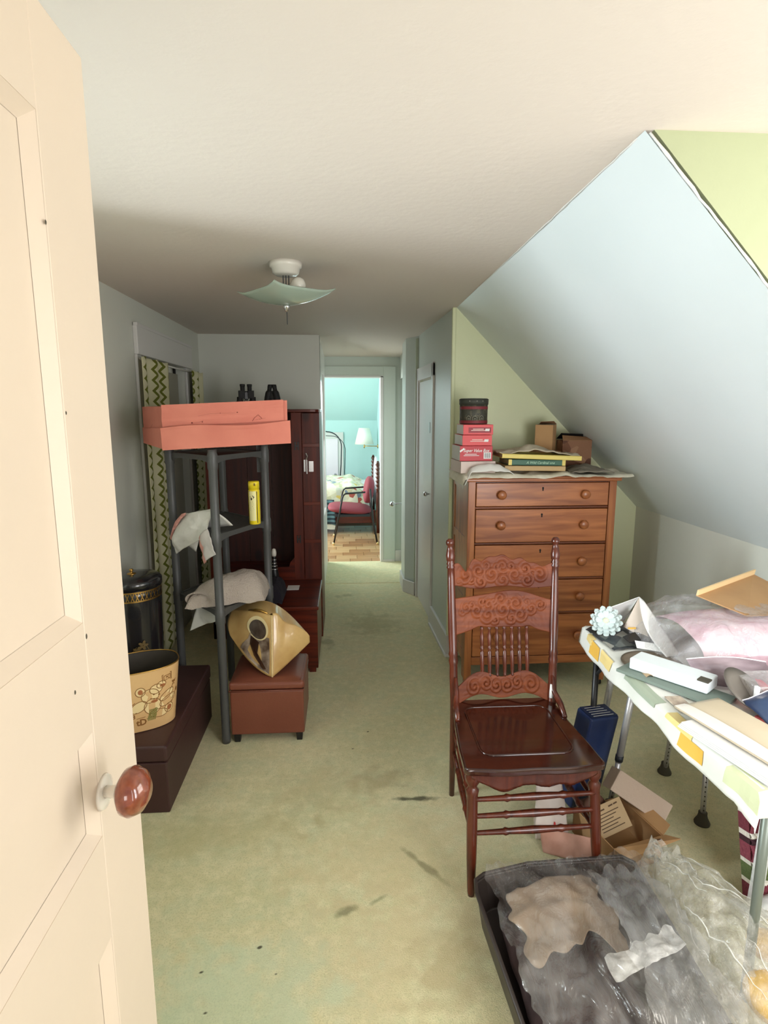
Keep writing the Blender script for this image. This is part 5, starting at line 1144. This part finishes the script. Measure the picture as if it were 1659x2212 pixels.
obj('pale_rim', MB().tube([nb(k/14, 1)+V(0, 0, .002) for k in range(15)], .0018, 6), pm('pale_rim_film', rgb(226, 226, 236), .3), t)
tag(obj('red_card', MB().box(-.10, .10, -.05, .05, 0, .012), pm('coral_red_card', rgb(214, 92, 92), .5), base=(0, 0, 0), bevel=.001), 'coral red card box beside the navy bag near the envelope', 'box')
rc = bpy.data.objects['red_card']; rc.location = (1.255, 1.40, TP); rc.rotation_euler.z = -1.2

# ------------------------------------------------------------------ walking frame folded under the table
t = thing('walking_frame', 'folded aluminium walking frame with rubber feet under the table', 'walker', (1.25, 2.15, 0))
def wleg(foot, top, tip, coll=True):
    foot, top = V(*foot), V(*top); d = (top-foot); g = foot+d*.42
    l_ = obj('leg', MB().tube([foot+d*.03, g], .0105, 14), M['alu'], t, smooth=True)
    obj('upper_tube', MB().tube([g-d*.03, top], .0135, 14), M['alu'], t, smooth=True)
    obj('collar', MB().tube([g-d*.02, g+d*.02], .0155, 14), M['iron'], t, smooth=True)
    if tip: obj('rubber_foot', MB().lathe([(.029, 0), (.030, .006), (.020, .026), (.0165, .040), (.0165, .05)], foot, 20), M['rubber'], t, smooth=True)
    m = MB()
    for k in range(8): m.lathe([(.0028, 0), (.0026, .0012)], foot+d*(.10+.032*k)+V(-.004, -.0103, 0), 8, axis=(-.2, -1, 0))
    obj('button_hole', m, M['black'], l_)['kind'] = 'stuff'
wleg((1.438, 2.315, 0), (1.40, 2.18, .64), (1)); wleg((1.408, 1.985, 0), (1.40, 1.99, .64), 1)
wleg((1.085, 2.28, 0), (1.135, 2.24, .64), 1); wleg((1.065, 2.075, 0), (1.115, 2.04, .60), 1)
for a, b, c in (((1.115, 2.04, .60), (1.135, 2.04, .655), (1.36, 1.99, .665)),):
    obj('front_bow', MB().tube([V(1.115, 2.04, .60), V(1.12, 2.04, .635), V(1.15, 2.035, .66), V(1.36, 2.0, .665), V(1.39, 1.99, .655), V(1.40, 1.99, .62)], .0135, 14), M['alu'], t, smooth=True)
obj('rear_bow', MB().tube([V(1.135, 2.24, .62), V(1.14, 2.24, .655), V(1.17, 2.235, .668), V(1.37, 2.19, .668), V(1.395, 2.18, .655), V(1.40, 2.18, .62)], .0135, 14), M['alu'], t, smooth=True)
obj('hand_grip', MB().tube([V(1.27, 2.02, .664), V(1.27, 2.21, .668)], .012, 12), M['rubber'], t, smooth=True)

# ------------------------------------------------------------------ carton and litter under the table
t = thing('open_carton', 'small open kraft cardboard box on the carpet beside the chair leg', 'box', (0, 0, 0))
bw, bd, bh = .215, .23, .105
for n_, a, b, c, d in (('front_wall', -bw/2, bw/2, -bd/2, -bd/2+.004), ('back_wall', -bw/2, bw/2, bd/2-.004, bd/2), ('left_wall', -bw/2, -bw/2+.004, -bd/2, bd/2), ('right_wall', bw/2-.004, bw/2, -bd/2, bd/2)):
    obj(n_, MB().box(a, b, c, d, 0, bh), M['kraft'], t)
obj('carton_bottom', MB().box(-bw/2, bw/2, -bd/2, bd/2, 0, .004), M['kraft'], t)
obj('flap', MB().extrude([(-bw/2, -bd/2, bh), (bw/2+.01, -bd/2, bh), (bw/2+.035, -bd/2-.045, bh+.012), (-bw/2+.02, -bd/2-.045, bh-.012)], (0, 0, .003)), M['kraft'], t)
obj('flap', MB().extrude([(bw/2, -bd/2, bh), (bw/2, bd/2, bh), (bw/2+.05, bd/2, bh+.02), (bw/2+.05, -bd/2+.02, bh+.015)], (0, 0, .003)), M['kraft'], t)
m = MB()
for k in range(7): m.ribbons([[(-.08+k*.024, -.018-.002*(k % 2)), (-.066+k*.024, -.020)]], .006, lambda a, b: V(a, -bd/2+b, bh+.0062+b*.15+a*.08))
obj('flap_print', m, pm('dark_brown_ink', rgb(86, 58, 36), .8), t)
t.location = (1.004, 1.888, 0); t.rotation_euler.z = .245
t = thing('printed_card', 'brown card printed with lines of text, stuck in the open carton', 'card', (0, 0, 0))
obj('card_sheet', MB().box(-.068, .068, 0, .004, 0, .105), pm('tan_card', rgb(182, 156, 118), .8), t)
m = MB(); fcd = lambda a, b: V(a, -.0008, b)
for k in range(6): m.ribbons([[(-.050, .072-k*.011), (.045-(k*37 % 5)*.008, .074-k*.011)]], .003, fcd)
m.ribbons([[(.012, .090), (.028, .091)], [(.034, .091), (.048, .092)], [(-.05, .086), (-.01, .087)]], .005, fcd)
obj('printed_lines', m, pm('brown_ink', rgb(84, 62, 42), .8), t)
t.location = (1.000, 1.872, .07); t.rotation_euler = (R(-34), R(-14), .20)
# grey-beige foam corner trough
t = thing('foam_channel', 'grey-beige foam corner channel leaning out of the carton', 'packing foam', (0, 0, 0))
foam = pm('grey_beige_foam', rgb(190, 170, 152), .85, bump=.2, bscale=90); 
obj('channel_side', MB().box(0, .235, -.006, .006, 0, .085), foam, t, bevel=.003)
obj('channel_side', MB().box(0, .235, .006, .070, .073, .085), foam, t, bevel=.003)
obj('channel_end', MB().box(-.004, .008, -.005, .068, 0, .084), foam, t, bevel=.003)
t.location = (1.000, 1.945, .195); t.rotation_euler = (R(-24), R(33), -.22)
# dark brown object behind the leg
tag(obj('brown_paper_wad', MB().grid(lambda u, v: V(lerp(.90, 1.0, u), lerp(1.93, 2.0, v), .115+.05*math.sin(u*3.1)*math.sin(v*3.1)+.01*nz(u*6, v*6)), 12, 10), pm('dark_brown_paper', rgb(92, 58, 42), .8), smooth=True, solid=.003, base=(.95, 1.96, .12)), 'dark brown paper stuffed into the back of the open carton', 'paper')
# navy tissue pack standing on the floor behind the carton
t = thing('navy_package', 'navy blue soft package with white printed lines leaning behind the chair seat', 'package', (0, 0, 0))
nv = pm('navy_plastic', rgb(34, 56, 104), .4, c2=rgb(26, 42, 84), scale=6, coat=.2)
obj('pack_body', MB().box(-.072, .072, -.045, .045, 0, .425), nv, t, bevel=.010, bseg=3)
obj('pack_top', MB().add([(-.066, -.040, .4265), (.066, -.040, .4265), (.066, .040, .4265), (-.066, .040, .4265)], [(0, 1, 2, 3)]), pm('navy_top', rgb(22, 38, 80), .4), t)
m = MB()
for k in range(5): m.ribbons([[(-.050, -.030+k*.014), (.050-.005*k, -.030+k*.014)]], .003, lambda a, b: V(a, b, .4278))
obj('printed_lines', m, M['white'], t)
t.location = (.968, 2.165, .0); t.rotation_euler = (R(7), R(5), .30)
# white carrier bag below the chair
t = thing('carrier_bag', 'white carrier bag with blue and red print, slumped under the chair', 'bag', (.80, 1.98, 0))
bagw = pm('white_bag_paper', rgb(222, 208, 198), .6, c2=rgb(206, 190, 180), scale=6)
def cb(u, v):
    a = lerp(V(.705, 1.93, .005), V(.826, 1.88, .005), u); b = lerp(V(.735, 2.03, .31), V(.800, 1.99, .31), u)
    p = lerp(a, b, v)+V(0, -.015*math.sin(u*3.1)*math.sin(v*3.1), 0); return p+V(1, 1, .3)*crumple(p, 9, .006, 2)
obj('bag_front', MB().grid(cb, 20, 24), bagw, t, smooth=True, solid=.002)
obj('bag_back', MB().grid(lambda u, v: cb(u, v)+V(.01, .05*(1-v*.7), 0), 20, 24), bagw, t, smooth=True, solid=.002)
cbf = lambda a, b: cb(a, b)+V(-.003, -.006, 0)
blue = pm('blue_print', rgb(44, 84, 176), .5)
obj('blue_panel', MB().grid(lambda u, v: cbf(lerp(-.02, .50, u)-.30*v*0, lerp(.74, .99, v)), 10, 10), blue, t)
m = text_mb('85', .16, lambda a, b: cb(.02+b*1.9, .96-a*1.15)+V(-.004, -.009, 0), .004); obj('white_lettering', m, M['white'], t)
m = text_mb('A', .17, lambda a, b: cb(.50+a*1.3, .16+b*.9)+V(-.003, -.007, 0), .01); obj('red_mark', m, pm('red_ink', rgb(196, 52, 52), .5), t)
def rw(u, v):
    p = lerp(lerp(V(.72, 1.87, .004), V(.885, 1.80, .004), u), lerp(V(.715, 1.92, .075), V(.885, 1.85, .075), u), v); return p+V(0, -1, .5)*crumple(p, 14, .007, 4)
tag(obj('pinkish_paper', MB().grid(rw, 20, 10), pm('terracotta_paper', rgb(176, 128, 108), .8, c2=rgb(196, 150, 130), scale=14), smooth=True, solid=.003, base=(.8, 1.85, 0)), 'crumpled terracotta paper at the foot of the carrier bag', 'paper')
def wp(u, v): 
    p = V(lerp(.70, .86, u), lerp(1.66, 1.77, v)+.03*u, .012); return p+V(0, 0, abs(crumple(p, 10, .014, 6)))
tag(obj('white_wrapping', MB().grid(wp, 20, 14), pm('off_white_tissue', rgb(216, 204, 188), .8), smooth=True, solid=.002, base=(.78, 1.7, 0)), 'flat piece of off-white wrapping paper by the right front chair leg', 'paper')

# ------------------------------------------------------------------ dark tray bin with film in the foreground
t = thing('storage_bin', 'dark shallow plastic bin with a rounded rim, filled with film and paper', 'bin', (.72, 1.3, 0))
bnp = [(.400, 1.58), (.408, 1.632), (.44, 1.655), (.60, 1.69), (.93, 1.70), (.96, 1.67), (.93, .93), (.90, .90), (.47, .90), (.44, .93)]
dkp = pm('dark_brown_plastic', rgb(50, 42, 38), .45, coat=.1)
def offs(poly, k):
    cx_ = sum(p[0] for p in poly)/len(poly); cy_ = sum(p[1] for p in poly)/len(poly); return [(cx_+(x-cx_)*k, cy_+(y-cy_)*k) for x, y in poly]
n_ = len(bnp); lo_ = offs(bnp, .93)
m = MB().add([(x, y, .004) for x, y in lo_]+[(x, y, .118) for x, y in bnp]+[(x, y, .118) for x, y in offs(bnp, .975)]+[(x, y, .010) for x, y in offs(bnp, .91)],
    [(i, (i+1) % n_, n_+(i+1) % n_, n_+i) for i in range(n_)]+[(n_+i, n_+(i+1) % n_, 2*n_+(i+1) % n_, 2*n_+i) for i in range(n_)]+[(2*n_+i, 2*n_+(i+1) % n_, 3*n_+(i+1) % n_, 3*n_+i) for i in range(n_)]+[tuple(range(n_-1, -1, -1)), tuple(range(3*n_, 4*n_))])
obj('bin_shell', m, dkp, t, bevel=.003)
obj('rim', MB().tube([V(x, y, .120) for x, y in bnp]+[V(*bnp[0], .120)], .0065, 10, cap=False), dkp, t, smooth=True)
def bp(u, v):
    x = lerp(.50, .80, u)+.05*nz(v*4, 2); y = lerp(1.40+.12*nz(u*4, 8), 1.64, v)-.05*(1-u); p = V(x, y, .085+.03*math.sin(u*2.6)); return p+V(0, 0, crumple(p, 7, .016, 3))
tag(obj('brown_packing_paper', MB().grid(bp, 34, 34), pm('beige_packing_paper', rgb(164, 142, 120), .85, c2=rgb(140, 120, 100), scale=7), smooth=True, solid=.002, base=(.6, 1.5, .08)), 'crumpled beige packing paper lying in the dark bin', 'paper')
def bp2(u, v):
    p = V(lerp(.455, .76, u), lerp(.96, 1.50+.10*nz(u*3, 5), v), .062+.02*u); return p+V(0, 0, crumple(p, 8, .018, 8))
tag(obj('dark_cloth_heap', MB().grid(bp2, 30, 34), pm('aubergine_cloth', rgb(62, 46, 44), .9, c2=rgb(48, 36, 38), scale=8), smooth=True, solid=.003, base=(.6, 1.2, .08)), 'dark aubergine cloth heaped in the near part of the bin', 'cloth')
smk = film_mat('smoky_film', (.66, .62, .58, 1), .02, .26, 5, .16, (1, .35, 1))
def sf(u, v):
    u_ = .5+(u-.5)*(1+.14*nz(v*5, 3)+.05*nz(v*17, 6)); v_ = .5+(v-.5)*(1+.12*nz(u*5, 7)+.05*nz(u*19, 2)); x = lerp(.450, .97, u_); y = lerp(.98, 1.665, v_)+.03*u; p = V(x, y, .135+.03*math.sin(u*3.14)*math.sin(v*3.14)+.05*u*(1-v)); return p+V(0, 0, crumple(p, 4, .012, 5)+facet((p.x*1.7, p.y*.8, 0), 11, .012, 3))
tag(obj('grey_film', MB().grid(sf, 60, 70), smk, smooth=True, base=(.7, 1.3, .14)), 'milky grey plastic film spread over the dark bin', 'plastic film')
def sf2(u, v):
    p = V(lerp(.76, .97, .5+(u-.5)*(1+.35*nz(v*5, 13)+.12*nz(v*16, 6))), lerp(1.12, 1.62+.05*nz(u*6, 4), v), .15+.05*math.sin(v*3.1)); return p+V(.2, .2, 1)*facet((p.x*1.8, p.y*.7, 0), 14, .014, 9)
tag(obj('blue_grey_film', MB().grid(sf2, 40, 60), film_mat('blue_grey_film', (.54, .54, .54, 1), .16, .36, 6, .14, (1, .3, 1)), smooth=True, base=(.87, 1.4, .17)), 'blue-grey sheet of plastic film over the right side of the dark bin', 'plastic film')
def pf2(u, v):
    p = V(lerp(.68, .90, u), lerp(1.22, 1.29+.03*nz(u*5, 3), v)+.06*u, .165+.03*u); return p+V(0, 0, crumple(p, 12, .012, 2))
tag(obj('torn_tissue', MB().grid(pf2, 30, 20), film_mat('milky_film', (.86, .84, .80, 1), .35, .85, 9, .3), smooth=True, base=(.8, 1.25, .17)), 'crumpled white strip of film lying across the grey film', 'plastic film')
t = thing('kraft_box', 'kraft cardboard box corner under the plastic at the bottom of the view', 'box', (0, 0, 0))
obj('carton_body', MB().box(-.10, .10, -.09, .09, 0, .16), M['kraft'], t, bevel=.002)
t.location = (.68, .96, .012); t.rotation_euler.z = .12
bpy.data.objects.remove(bpy.data.objects['carton_body.003']) if False else None
# big clear plastic bag
t = thing('clear_plastic_bag', 'large crumpled clear plastic bag in the foreground beside the table', 'plastic bag', (1.05, 1.35, 0))
clr = film_mat('clear_bag_film', (.96, .95, .88, 1), .10, .30, 9, .09)
def cbag(u, v):
    # spine from the peak at the back towards the near right
    x = lerp(lerp(.985, .80, v), lerp(1.135, 1.40, v), u)+.015*math.sin(v*9+u*3)
    y = lerp(1.66, .98, v)-.05*u*v+.10*u*v
    z = .018+.25*math.sin(min(1, u*1.02)*math.pi)**.8*(.55+.35*math.sin(v*3.3)); p = V(x, y, z)
    return p+V(.5, .4, 1)*crumple(p, 4.0, .024, 4)+V(-.3, -.3, .9)*facet((p.x*1.6, p.y*.8, p.z*1.2), 13, .020, 7)
obj('bag_film', MB().grid(cbag, 120, 130), clr, t, smooth=True)
obj('inner_film', MB().grid(lambda u, v: cbag(.12+u*.76, .10+v*.8)*1.0-V(0, 0, .06*math.sin(u*3.1)+.01)+V(.01, 0, 0), 50, 50), clr, t, smooth=True)
def knot(u, v):
    a = 2*math.pi*u; r_ = (.034+.060*v)*(1+.30*math.cos(a*3)); p = V(1.035+r_*math.cos(a)+.04*v, 1.64+r_*.7*math.sin(a)-.0*v, .08+.13*(1-v)-.02*math.cos(a)); return p+V(1, 1, 1)*facet(p, 26, .014, 1)
obj('bag_neck', MB().grid(knot, 40, 20), clr, t, smooth=True)
glint_m = film_mat('bright_fold_film', (.98, .97, .90, 1), .45, .75, 9, .08)  # bright film for tubes that paint glints along the bag's creases
for (u0, v0, u1, v1, wv) in ((.25, .02, .35, .42, .05), (.45, .0, .40, .30, .04), (.62, .04, .70, .50, .05), (.35, .30, .62, .62, .06), (.20, .35, .30, .80, .04), (.75, .20, .85, .60, .03), (.50, .50, .78, .95, .05), (.38, .62, .45, .98, .04), (.12, .15, .16, .55, .03), (.60, .70, .62, .98, .03)):
    pts = [cbag(lerp(u0, u1, k/16)+wv*nz(k*.35, u0*9, 4), lerp(v0, v1, k/16))+V(0, 0, .003) for k in range(17)]
    obj('fold', MB().tube(pts, [.0006+.0022*math.sin(k/16*3.14)*(.6+.6*abs(nz(k*.5, v0*7))) for k in range(17)], 6), glint_m, t, smooth=True)
yb_ = pm('yellow_sponge', rgb(236, 186, 58), .8, c2=rgb(206, 156, 46), scale=9)
for (x, y, z, rx_, rz_, lab) in ((1.165, 1.33, .14, .045, .035, 'yellow rounded object inside the clear bag, the farther one'), (1.085, 1.18, .14, .075, .045, 'yellow rounded object inside the clear bag, the nearer one')):
    o_ = obj('yellow_glove', MB().lathe([(0, -rz_)]+[(rx_*math.cos(a), rz_*math.sin(a)) for a in [R(k) for k in range(-75, 90, 15)]]+[(0, rz_)], (0, 0, 0), 28), yb_, smooth=True, base=(0, 0, 0)); o_.location = (x, y, z); tag(o_, lab, 'glove', 'yellow things in the clear bag')
# rug rolled in a plastic bag at the right edge
t = thing('rug', 'striped burgundy, green and white woven rug standing folded at the right edge', 'rug', (0, 0, 0))
cols = [rgb(120, 52, 64), rgb(232, 226, 214), rgb(96, 110, 66), rgb(232, 226, 214), rgb(140, 66, 80), rgb(66, 36, 44), rgb(232, 226, 214)]
hs = [.055, .014, .05, .014, .055, .02, .018]; z = 0; k = 0
while z < .43:
    h = hs[k % 7]; 
    m = MB()
    def sg(u, v, z=z, h=h):
        return V(.30*u, -.008*abs(math.sin(u*60))-.010*math.sin(v*math.pi), z+h*v)
    m.grid(sg, 60, 4); m.box(0, .30, 0, .045, z, z+h)
    obj('stripe', m, pm('rug_yarn', cols[k % 7], .95, bump=.8, bscale=120), t, smooth=False); z += h; k += 1
t.location = (1.322, 1.575, .03); t.rotation_euler = (R(-12), 0, .10)
t = thing('white_plastic_sleeve', 'white translucent plastic sleeve wrapped round the folded rug', 'plastic bag', (1.33, 1.6, 0))
mil = film_mat('milky_sleeve', (.86, .90, .90, 1), .55, .9, 5, .25)
def sl_(u, v):
    p = lerp(V(1.285, 1.560, .03), V(1.335, 1.60, .40), v)+V(.045*u, -.03*math.sin(u*3.1), .012*u); return p+V(1, 1, .3)*crumple(p, 9, .007, 2)
obj('sleeve_edge', MB().grid(sl_, 12, 40), mil, t, smooth=True)
def sl2(u, v):
    p = V(lerp(1.255, 1.46, u), lerp(1.50, 1.60, v), .020+.05*math.sin(u*3.1)*math.sin(v*3.1+.2)); return p+V(0, 0, crumple(p, 8, .012, 5))
obj('sleeve_foot', MB().grid(sl2, 30, 20), mil, t, smooth=True)
# ------------------------------------------------------------------ bedroom beyond the passage
bf_ = snode('floor_2', (0, 7.5, 0), 'bedroom wood floor laid in short boards')
obj('subfloor', MB().box(-2.4, 1.2, 6.215, 9.7, -.03, -.008), M['kraft_d'], bf_)
tones = [wood('floor_board_%s' % n_, a, b, .35, 'x', .6, coat=.3) for n_, a, b in (('honey', rgb(168, 122, 82), rgb(196, 152, 108)), ('amber', rgb(150, 104, 66), rgb(182, 134, 92)), ('pale', rgb(184, 142, 100), rgb(208, 168, 124)))]
bm = []
for k in range(3): bm.append(MB().box(-.118, .118, 7.5-.072, 7.5+.072, -.008, 0))
base_m = []
for k in range(3):
    o_ = obj('board', bm[k], tones[k], bf_, bevel=.002); base_m.append(o_)
first = [True]*3; n_b = 0; yy = 6.29; row = 0
while yy < 8.3:
    xx = -.80+(row % 3)*.08
    while xx < .50:
        k = random.randrange(3)
        if first[k]: o_ = base_m[k]; first[k] = False
        else: o_ = base_m[k].copy(); COL.objects.link(o_); o_.parent = bf_
        o_.location = V(xx, yy-7.5+0, 0)-V(0, 0, 0); n_b += 1; xx += .24
    yy += .148; row += 1
bpy.context.view_layer.update()
m = MB().box(-2.4, .55, 9.6, 9.7, 0, 1.50).box(.52, .62, 6.3, 9.7, 0, 2.3).add([(-2.4, 9.6, 1.50), (.55, 9.6, 1.50), (.55, 8.75, 2.3), (-2.4, 8.75, 2.3)], [(0, 1, 2, 3)])
m.box(-2.4, .6, 6.3, 8.78, 2.28, 2.36).box(-2.5, -2.4, 6.3, 6.9, 0, 2.3).box(-2.5, -2.4, 8.9, 9.7, 0, 2.3).box(-2.5, -2.4, 6.9, 8.9, 0, .7)
struct(obj('wall_bedroom', m, M['bedwall']), 'pale aqua bedroom walls and sloping ceiling')
d = snode('door_6', (-.24, 9.58, 0), 'small white cupboard door in the far bedroom wall')
obj('casing', MB().box(-.55, -.03, 9.575, 9.6, 0, 1.31), M['trim'], d, bevel=.004)
obj('door_panel', MB().box(-.47, -.12, 9.56, 9.576, 0, 1.20), pm('pinkish_white_panel', rgb(236, 224, 232), .5), d, bevel=.004)
obj('knob', MB().lathe([(.012, 0), (.018, .012), (0, .022)], (-.17, 9.56, .62), 14, axis=(0, -1, 0)), M['chrome'], d, smooth=True)
# iron hoop bed end
t = thing('iron_bed_end', 'dark bent iron hoop of a second bed against the far wall', 'bed frame', (-.25, 9.3, 0))
def hoop(x1, z1, y, r_, nm):
    pts = [(-.60, y, z1+.02)]+[(-.30+k*.05, y, z1+.02-.0*k) for k in range(1)]+[(x1-.22+.22*math.sin(R(a)), y, z1-.22+.235*math.cos(R(a))) for a in range(0, 91, 10)]+[(x1-.01, y, z1-.50), (x1-.07, y, .05)]
    obj(nm, MB().tube(pts, r_, 8), M['iron'], t, smooth=True)
hoop(-.06, 1.31, 9.28, .009, 'hoop'); hoop(.0, 1.24, 9.40, .005, 'inner_hoop')
# double bed with quilt, its headboard at the right
t = thing('bed', 'wooden bed with dark red-brown rail and carved headboard, seen from its side', 'bed', (-.3, 8.3, 0))
obj('side_rail', MB().box(-1.5, .40, 7.80, 7.83, .13, .31), M['mahog_x'], t, bevel=.004)
obj('mattress', MB().box(-1.45, .37, 7.82, 8.98, .32, .60), pm('white_mattress', rgb(214, 214, 214), .8), t, bevel=.04, bseg=3)
for (x_, y_, h_) in ((.435, 7.76, .985), (.43, 8.98, .98)):
    pr = [(.022, 0)]; z = .1
    pr += [(.024, .3), (.026, .55)]
    for k in range(7): z = .58+k*.055; pr += [(.020, z), (.034, z+.022), (.020, z+.044)]
    pr += [(.022, h_-.03), (.012, h_)]
    obj('headboard_post', MB().lathe(pr, (x_, y_, 0), 14), M['chair'], t, smooth=True)
obj('headboard_panel', MB().grid(lambda u, v: V(.44, lerp(7.79, 8.95, u), lerp(.3, .80+.20*math.sin(u*math.pi), v)), 20, 4), pm('pale_headboard', rgb(206, 200, 206), .5), t, solid=.02)
def quilt(u, v):
    x = lerp(-1.5, .26, u); y = lerp(7.72, 9.0, v); z = .66+.05*nz(x*2.2, y*2.2)+.018*nz(x*9, y*9)+.010*abs(math.sin(x*22))*abs(math.sin(y*22))
    if v < .10: z -= (.10-v)*2.6; y = 7.76-.02*nz(x*5, 1)
    if u > .9: z -= (u-.9)*.9
    return V(x, y, z)
qm = patch_mat('patchwork_print', [(0, rgb(226, 220, 196)), (.30, rgb(196, 190, 158)), (.48, rgb(232, 228, 208)), (.68, rgb(120, 134, 150)), (.74, rgb(214, 208, 180)), (.88, rgb(180, 92, 80)), (.92, rgb(222, 196, 110)), (.95, rgb(206, 206, 190))], 17)
tag(obj('quilt', MB().grid(quilt, 90, 60), qm, smooth=True, solid=.012, base=(-.5, 8.3, .66)), 'cream patchwork quilt with coloured scraps spread over the bed', 'quilt')
def blk(u, v):
    x = lerp(-.75, -.16, u)-.0*v; y = 7.715-.01*math.sin(u*20); return V(x+.02*v, y, lerp(.47, .12+.04*nz(u*3, 1), v))
m_ = pm('striped_blanket', rgb(30, 40, 56), .9)
n = m_.node_tree.nodes; l = m_.node_tree.links; tc = n.new('ShaderNodeTexCoord'); wv = n.new('ShaderNodeTexWave'); wv.bands_direction = 'Z'; wv.inputs['Scale'].default_value = 6; wv.inputs['Distortion'].default_value = 2
l.new(tc.outputs['Object'], wv.inputs[0]); l.new(mixn(n, l, wv.outputs['Fac'], rgb(24, 32, 46), rgb(96, 130, 140)), n['Principled BSDF'].inputs[0])
tag(obj('striped_blanket', MB().grid(blk, 30, 14), m_, smooth=True, solid=.01, base=(-.4, 7.71, .47)), 'dark blue striped blanket corner hanging down the bed side', 'blanket')
tag(obj('white_sheet', MB().grid(lambda u, v: V(lerp(-.80, -.13, u), 7.728, lerp(.14, .07, v)+.01*math.sin(u*12)), 16, 4), M['cloth_w'], solid=.006, base=(-.4, 7.73, .1)), 'white sheet hem hanging below the striped blanket', 'sheet')
# armchair with black tube legs
t = thing('armchair', 'dark red upholstered armchair with black tubular arms and brass feet', 'chair', (.1, 7.3, 0))
ox = pm('oxblood_cloth', rgb(134, 50, 62), .75, bump=.15)
def pad(cx_, cy_, cz_, lx, ly, lz, ang, e=.5):
    m = MB(); c, s_ = math.cos(ang), math.sin(ang)
    def f(u, v):
        a, b = 2*math.pi*u, math.pi*(v-.5); sg = lambda q, p_: math.copysign(abs(q)**p_, q)
        x, y, z = lx*sg(math.cos(b), .7)*sg(math.cos(a), .8), ly*sg(math.cos(b), .6)*sg(math.sin(a), .4), lz*sg(math.sin(b), .9)
        return V(cx_+x*c-z*s_, cy_+y, cz_+x*s_+z*c)
    return m.grid(f, 28, 16)
obj('seat_cushion', pad(.045, 7.31, .425, .275, .26, .055, -.08), ox, t, smooth=True)
obj('seat_frame', MB().box(-.14, .30, 7.09, 7.53, .345, .38), M['iron'], t, bevel=.006)
obj('backrest', pad(.29, 7.31, .66, .062, .25, .165, -.16), ox, t, smooth=True)
for y_ in (7.05, 7.56):
    obj('arm_and_leg', MB().tube([(-.155, y_, .02), (-.075, y_, .42), (-.045, y_, .585), (-.03, y_, .625), (.0, y_, .645), (.24, y_, .66)], .011, 10), M['black'], t, smooth=True)
    obj('rear_leg', MB().tube([(.385, y_, .02), (.335, y_, .30), (.315, y_, .50), (.30, y_, .70)], .012, 10), M['black'], t, smooth=True)
    for x_ in (-.158, .388): obj('brass_foot', MB().lathe([(.012, 0), (.016, .008), (.013, .035)], (x_, y_, .0), 14), pm('pale_brass', rgb(226, 190, 130), .35, .6), t, smooth=True)
# wall lamp
t = thing('wall_lamp', 'wall lamp with white tapered fabric shade in the bedroom', 'lamp', (.51, 9.2, 1.10))
obj('arm', MB().tube([(.52, 9.2, 1.10), (.30, 9.2, 1.105)], .006, 8), M['brass'], t, smooth=True)
obj('wall_plate', MB().lathe([(.035, 0), (.03, .012)], (.52, 9.2, 1.10), 18, axis=(-1, 0, 0)), M['brass'], t)
obj('shade', MB().lathe([(.148, 1.135), (.085, 1.385)], (.30, 9.2, 0), 30), pm('white_lampshade', rgb(238, 236, 222), .8), t, smooth=True, solid=.004)
obj('finial', MB().lathe([(.006, 1.07), (.012, 1.085), (.008, 1.11), (.014, 1.14)], (.30, 9.2, 0), 14), M['brass'], t, smooth=True)
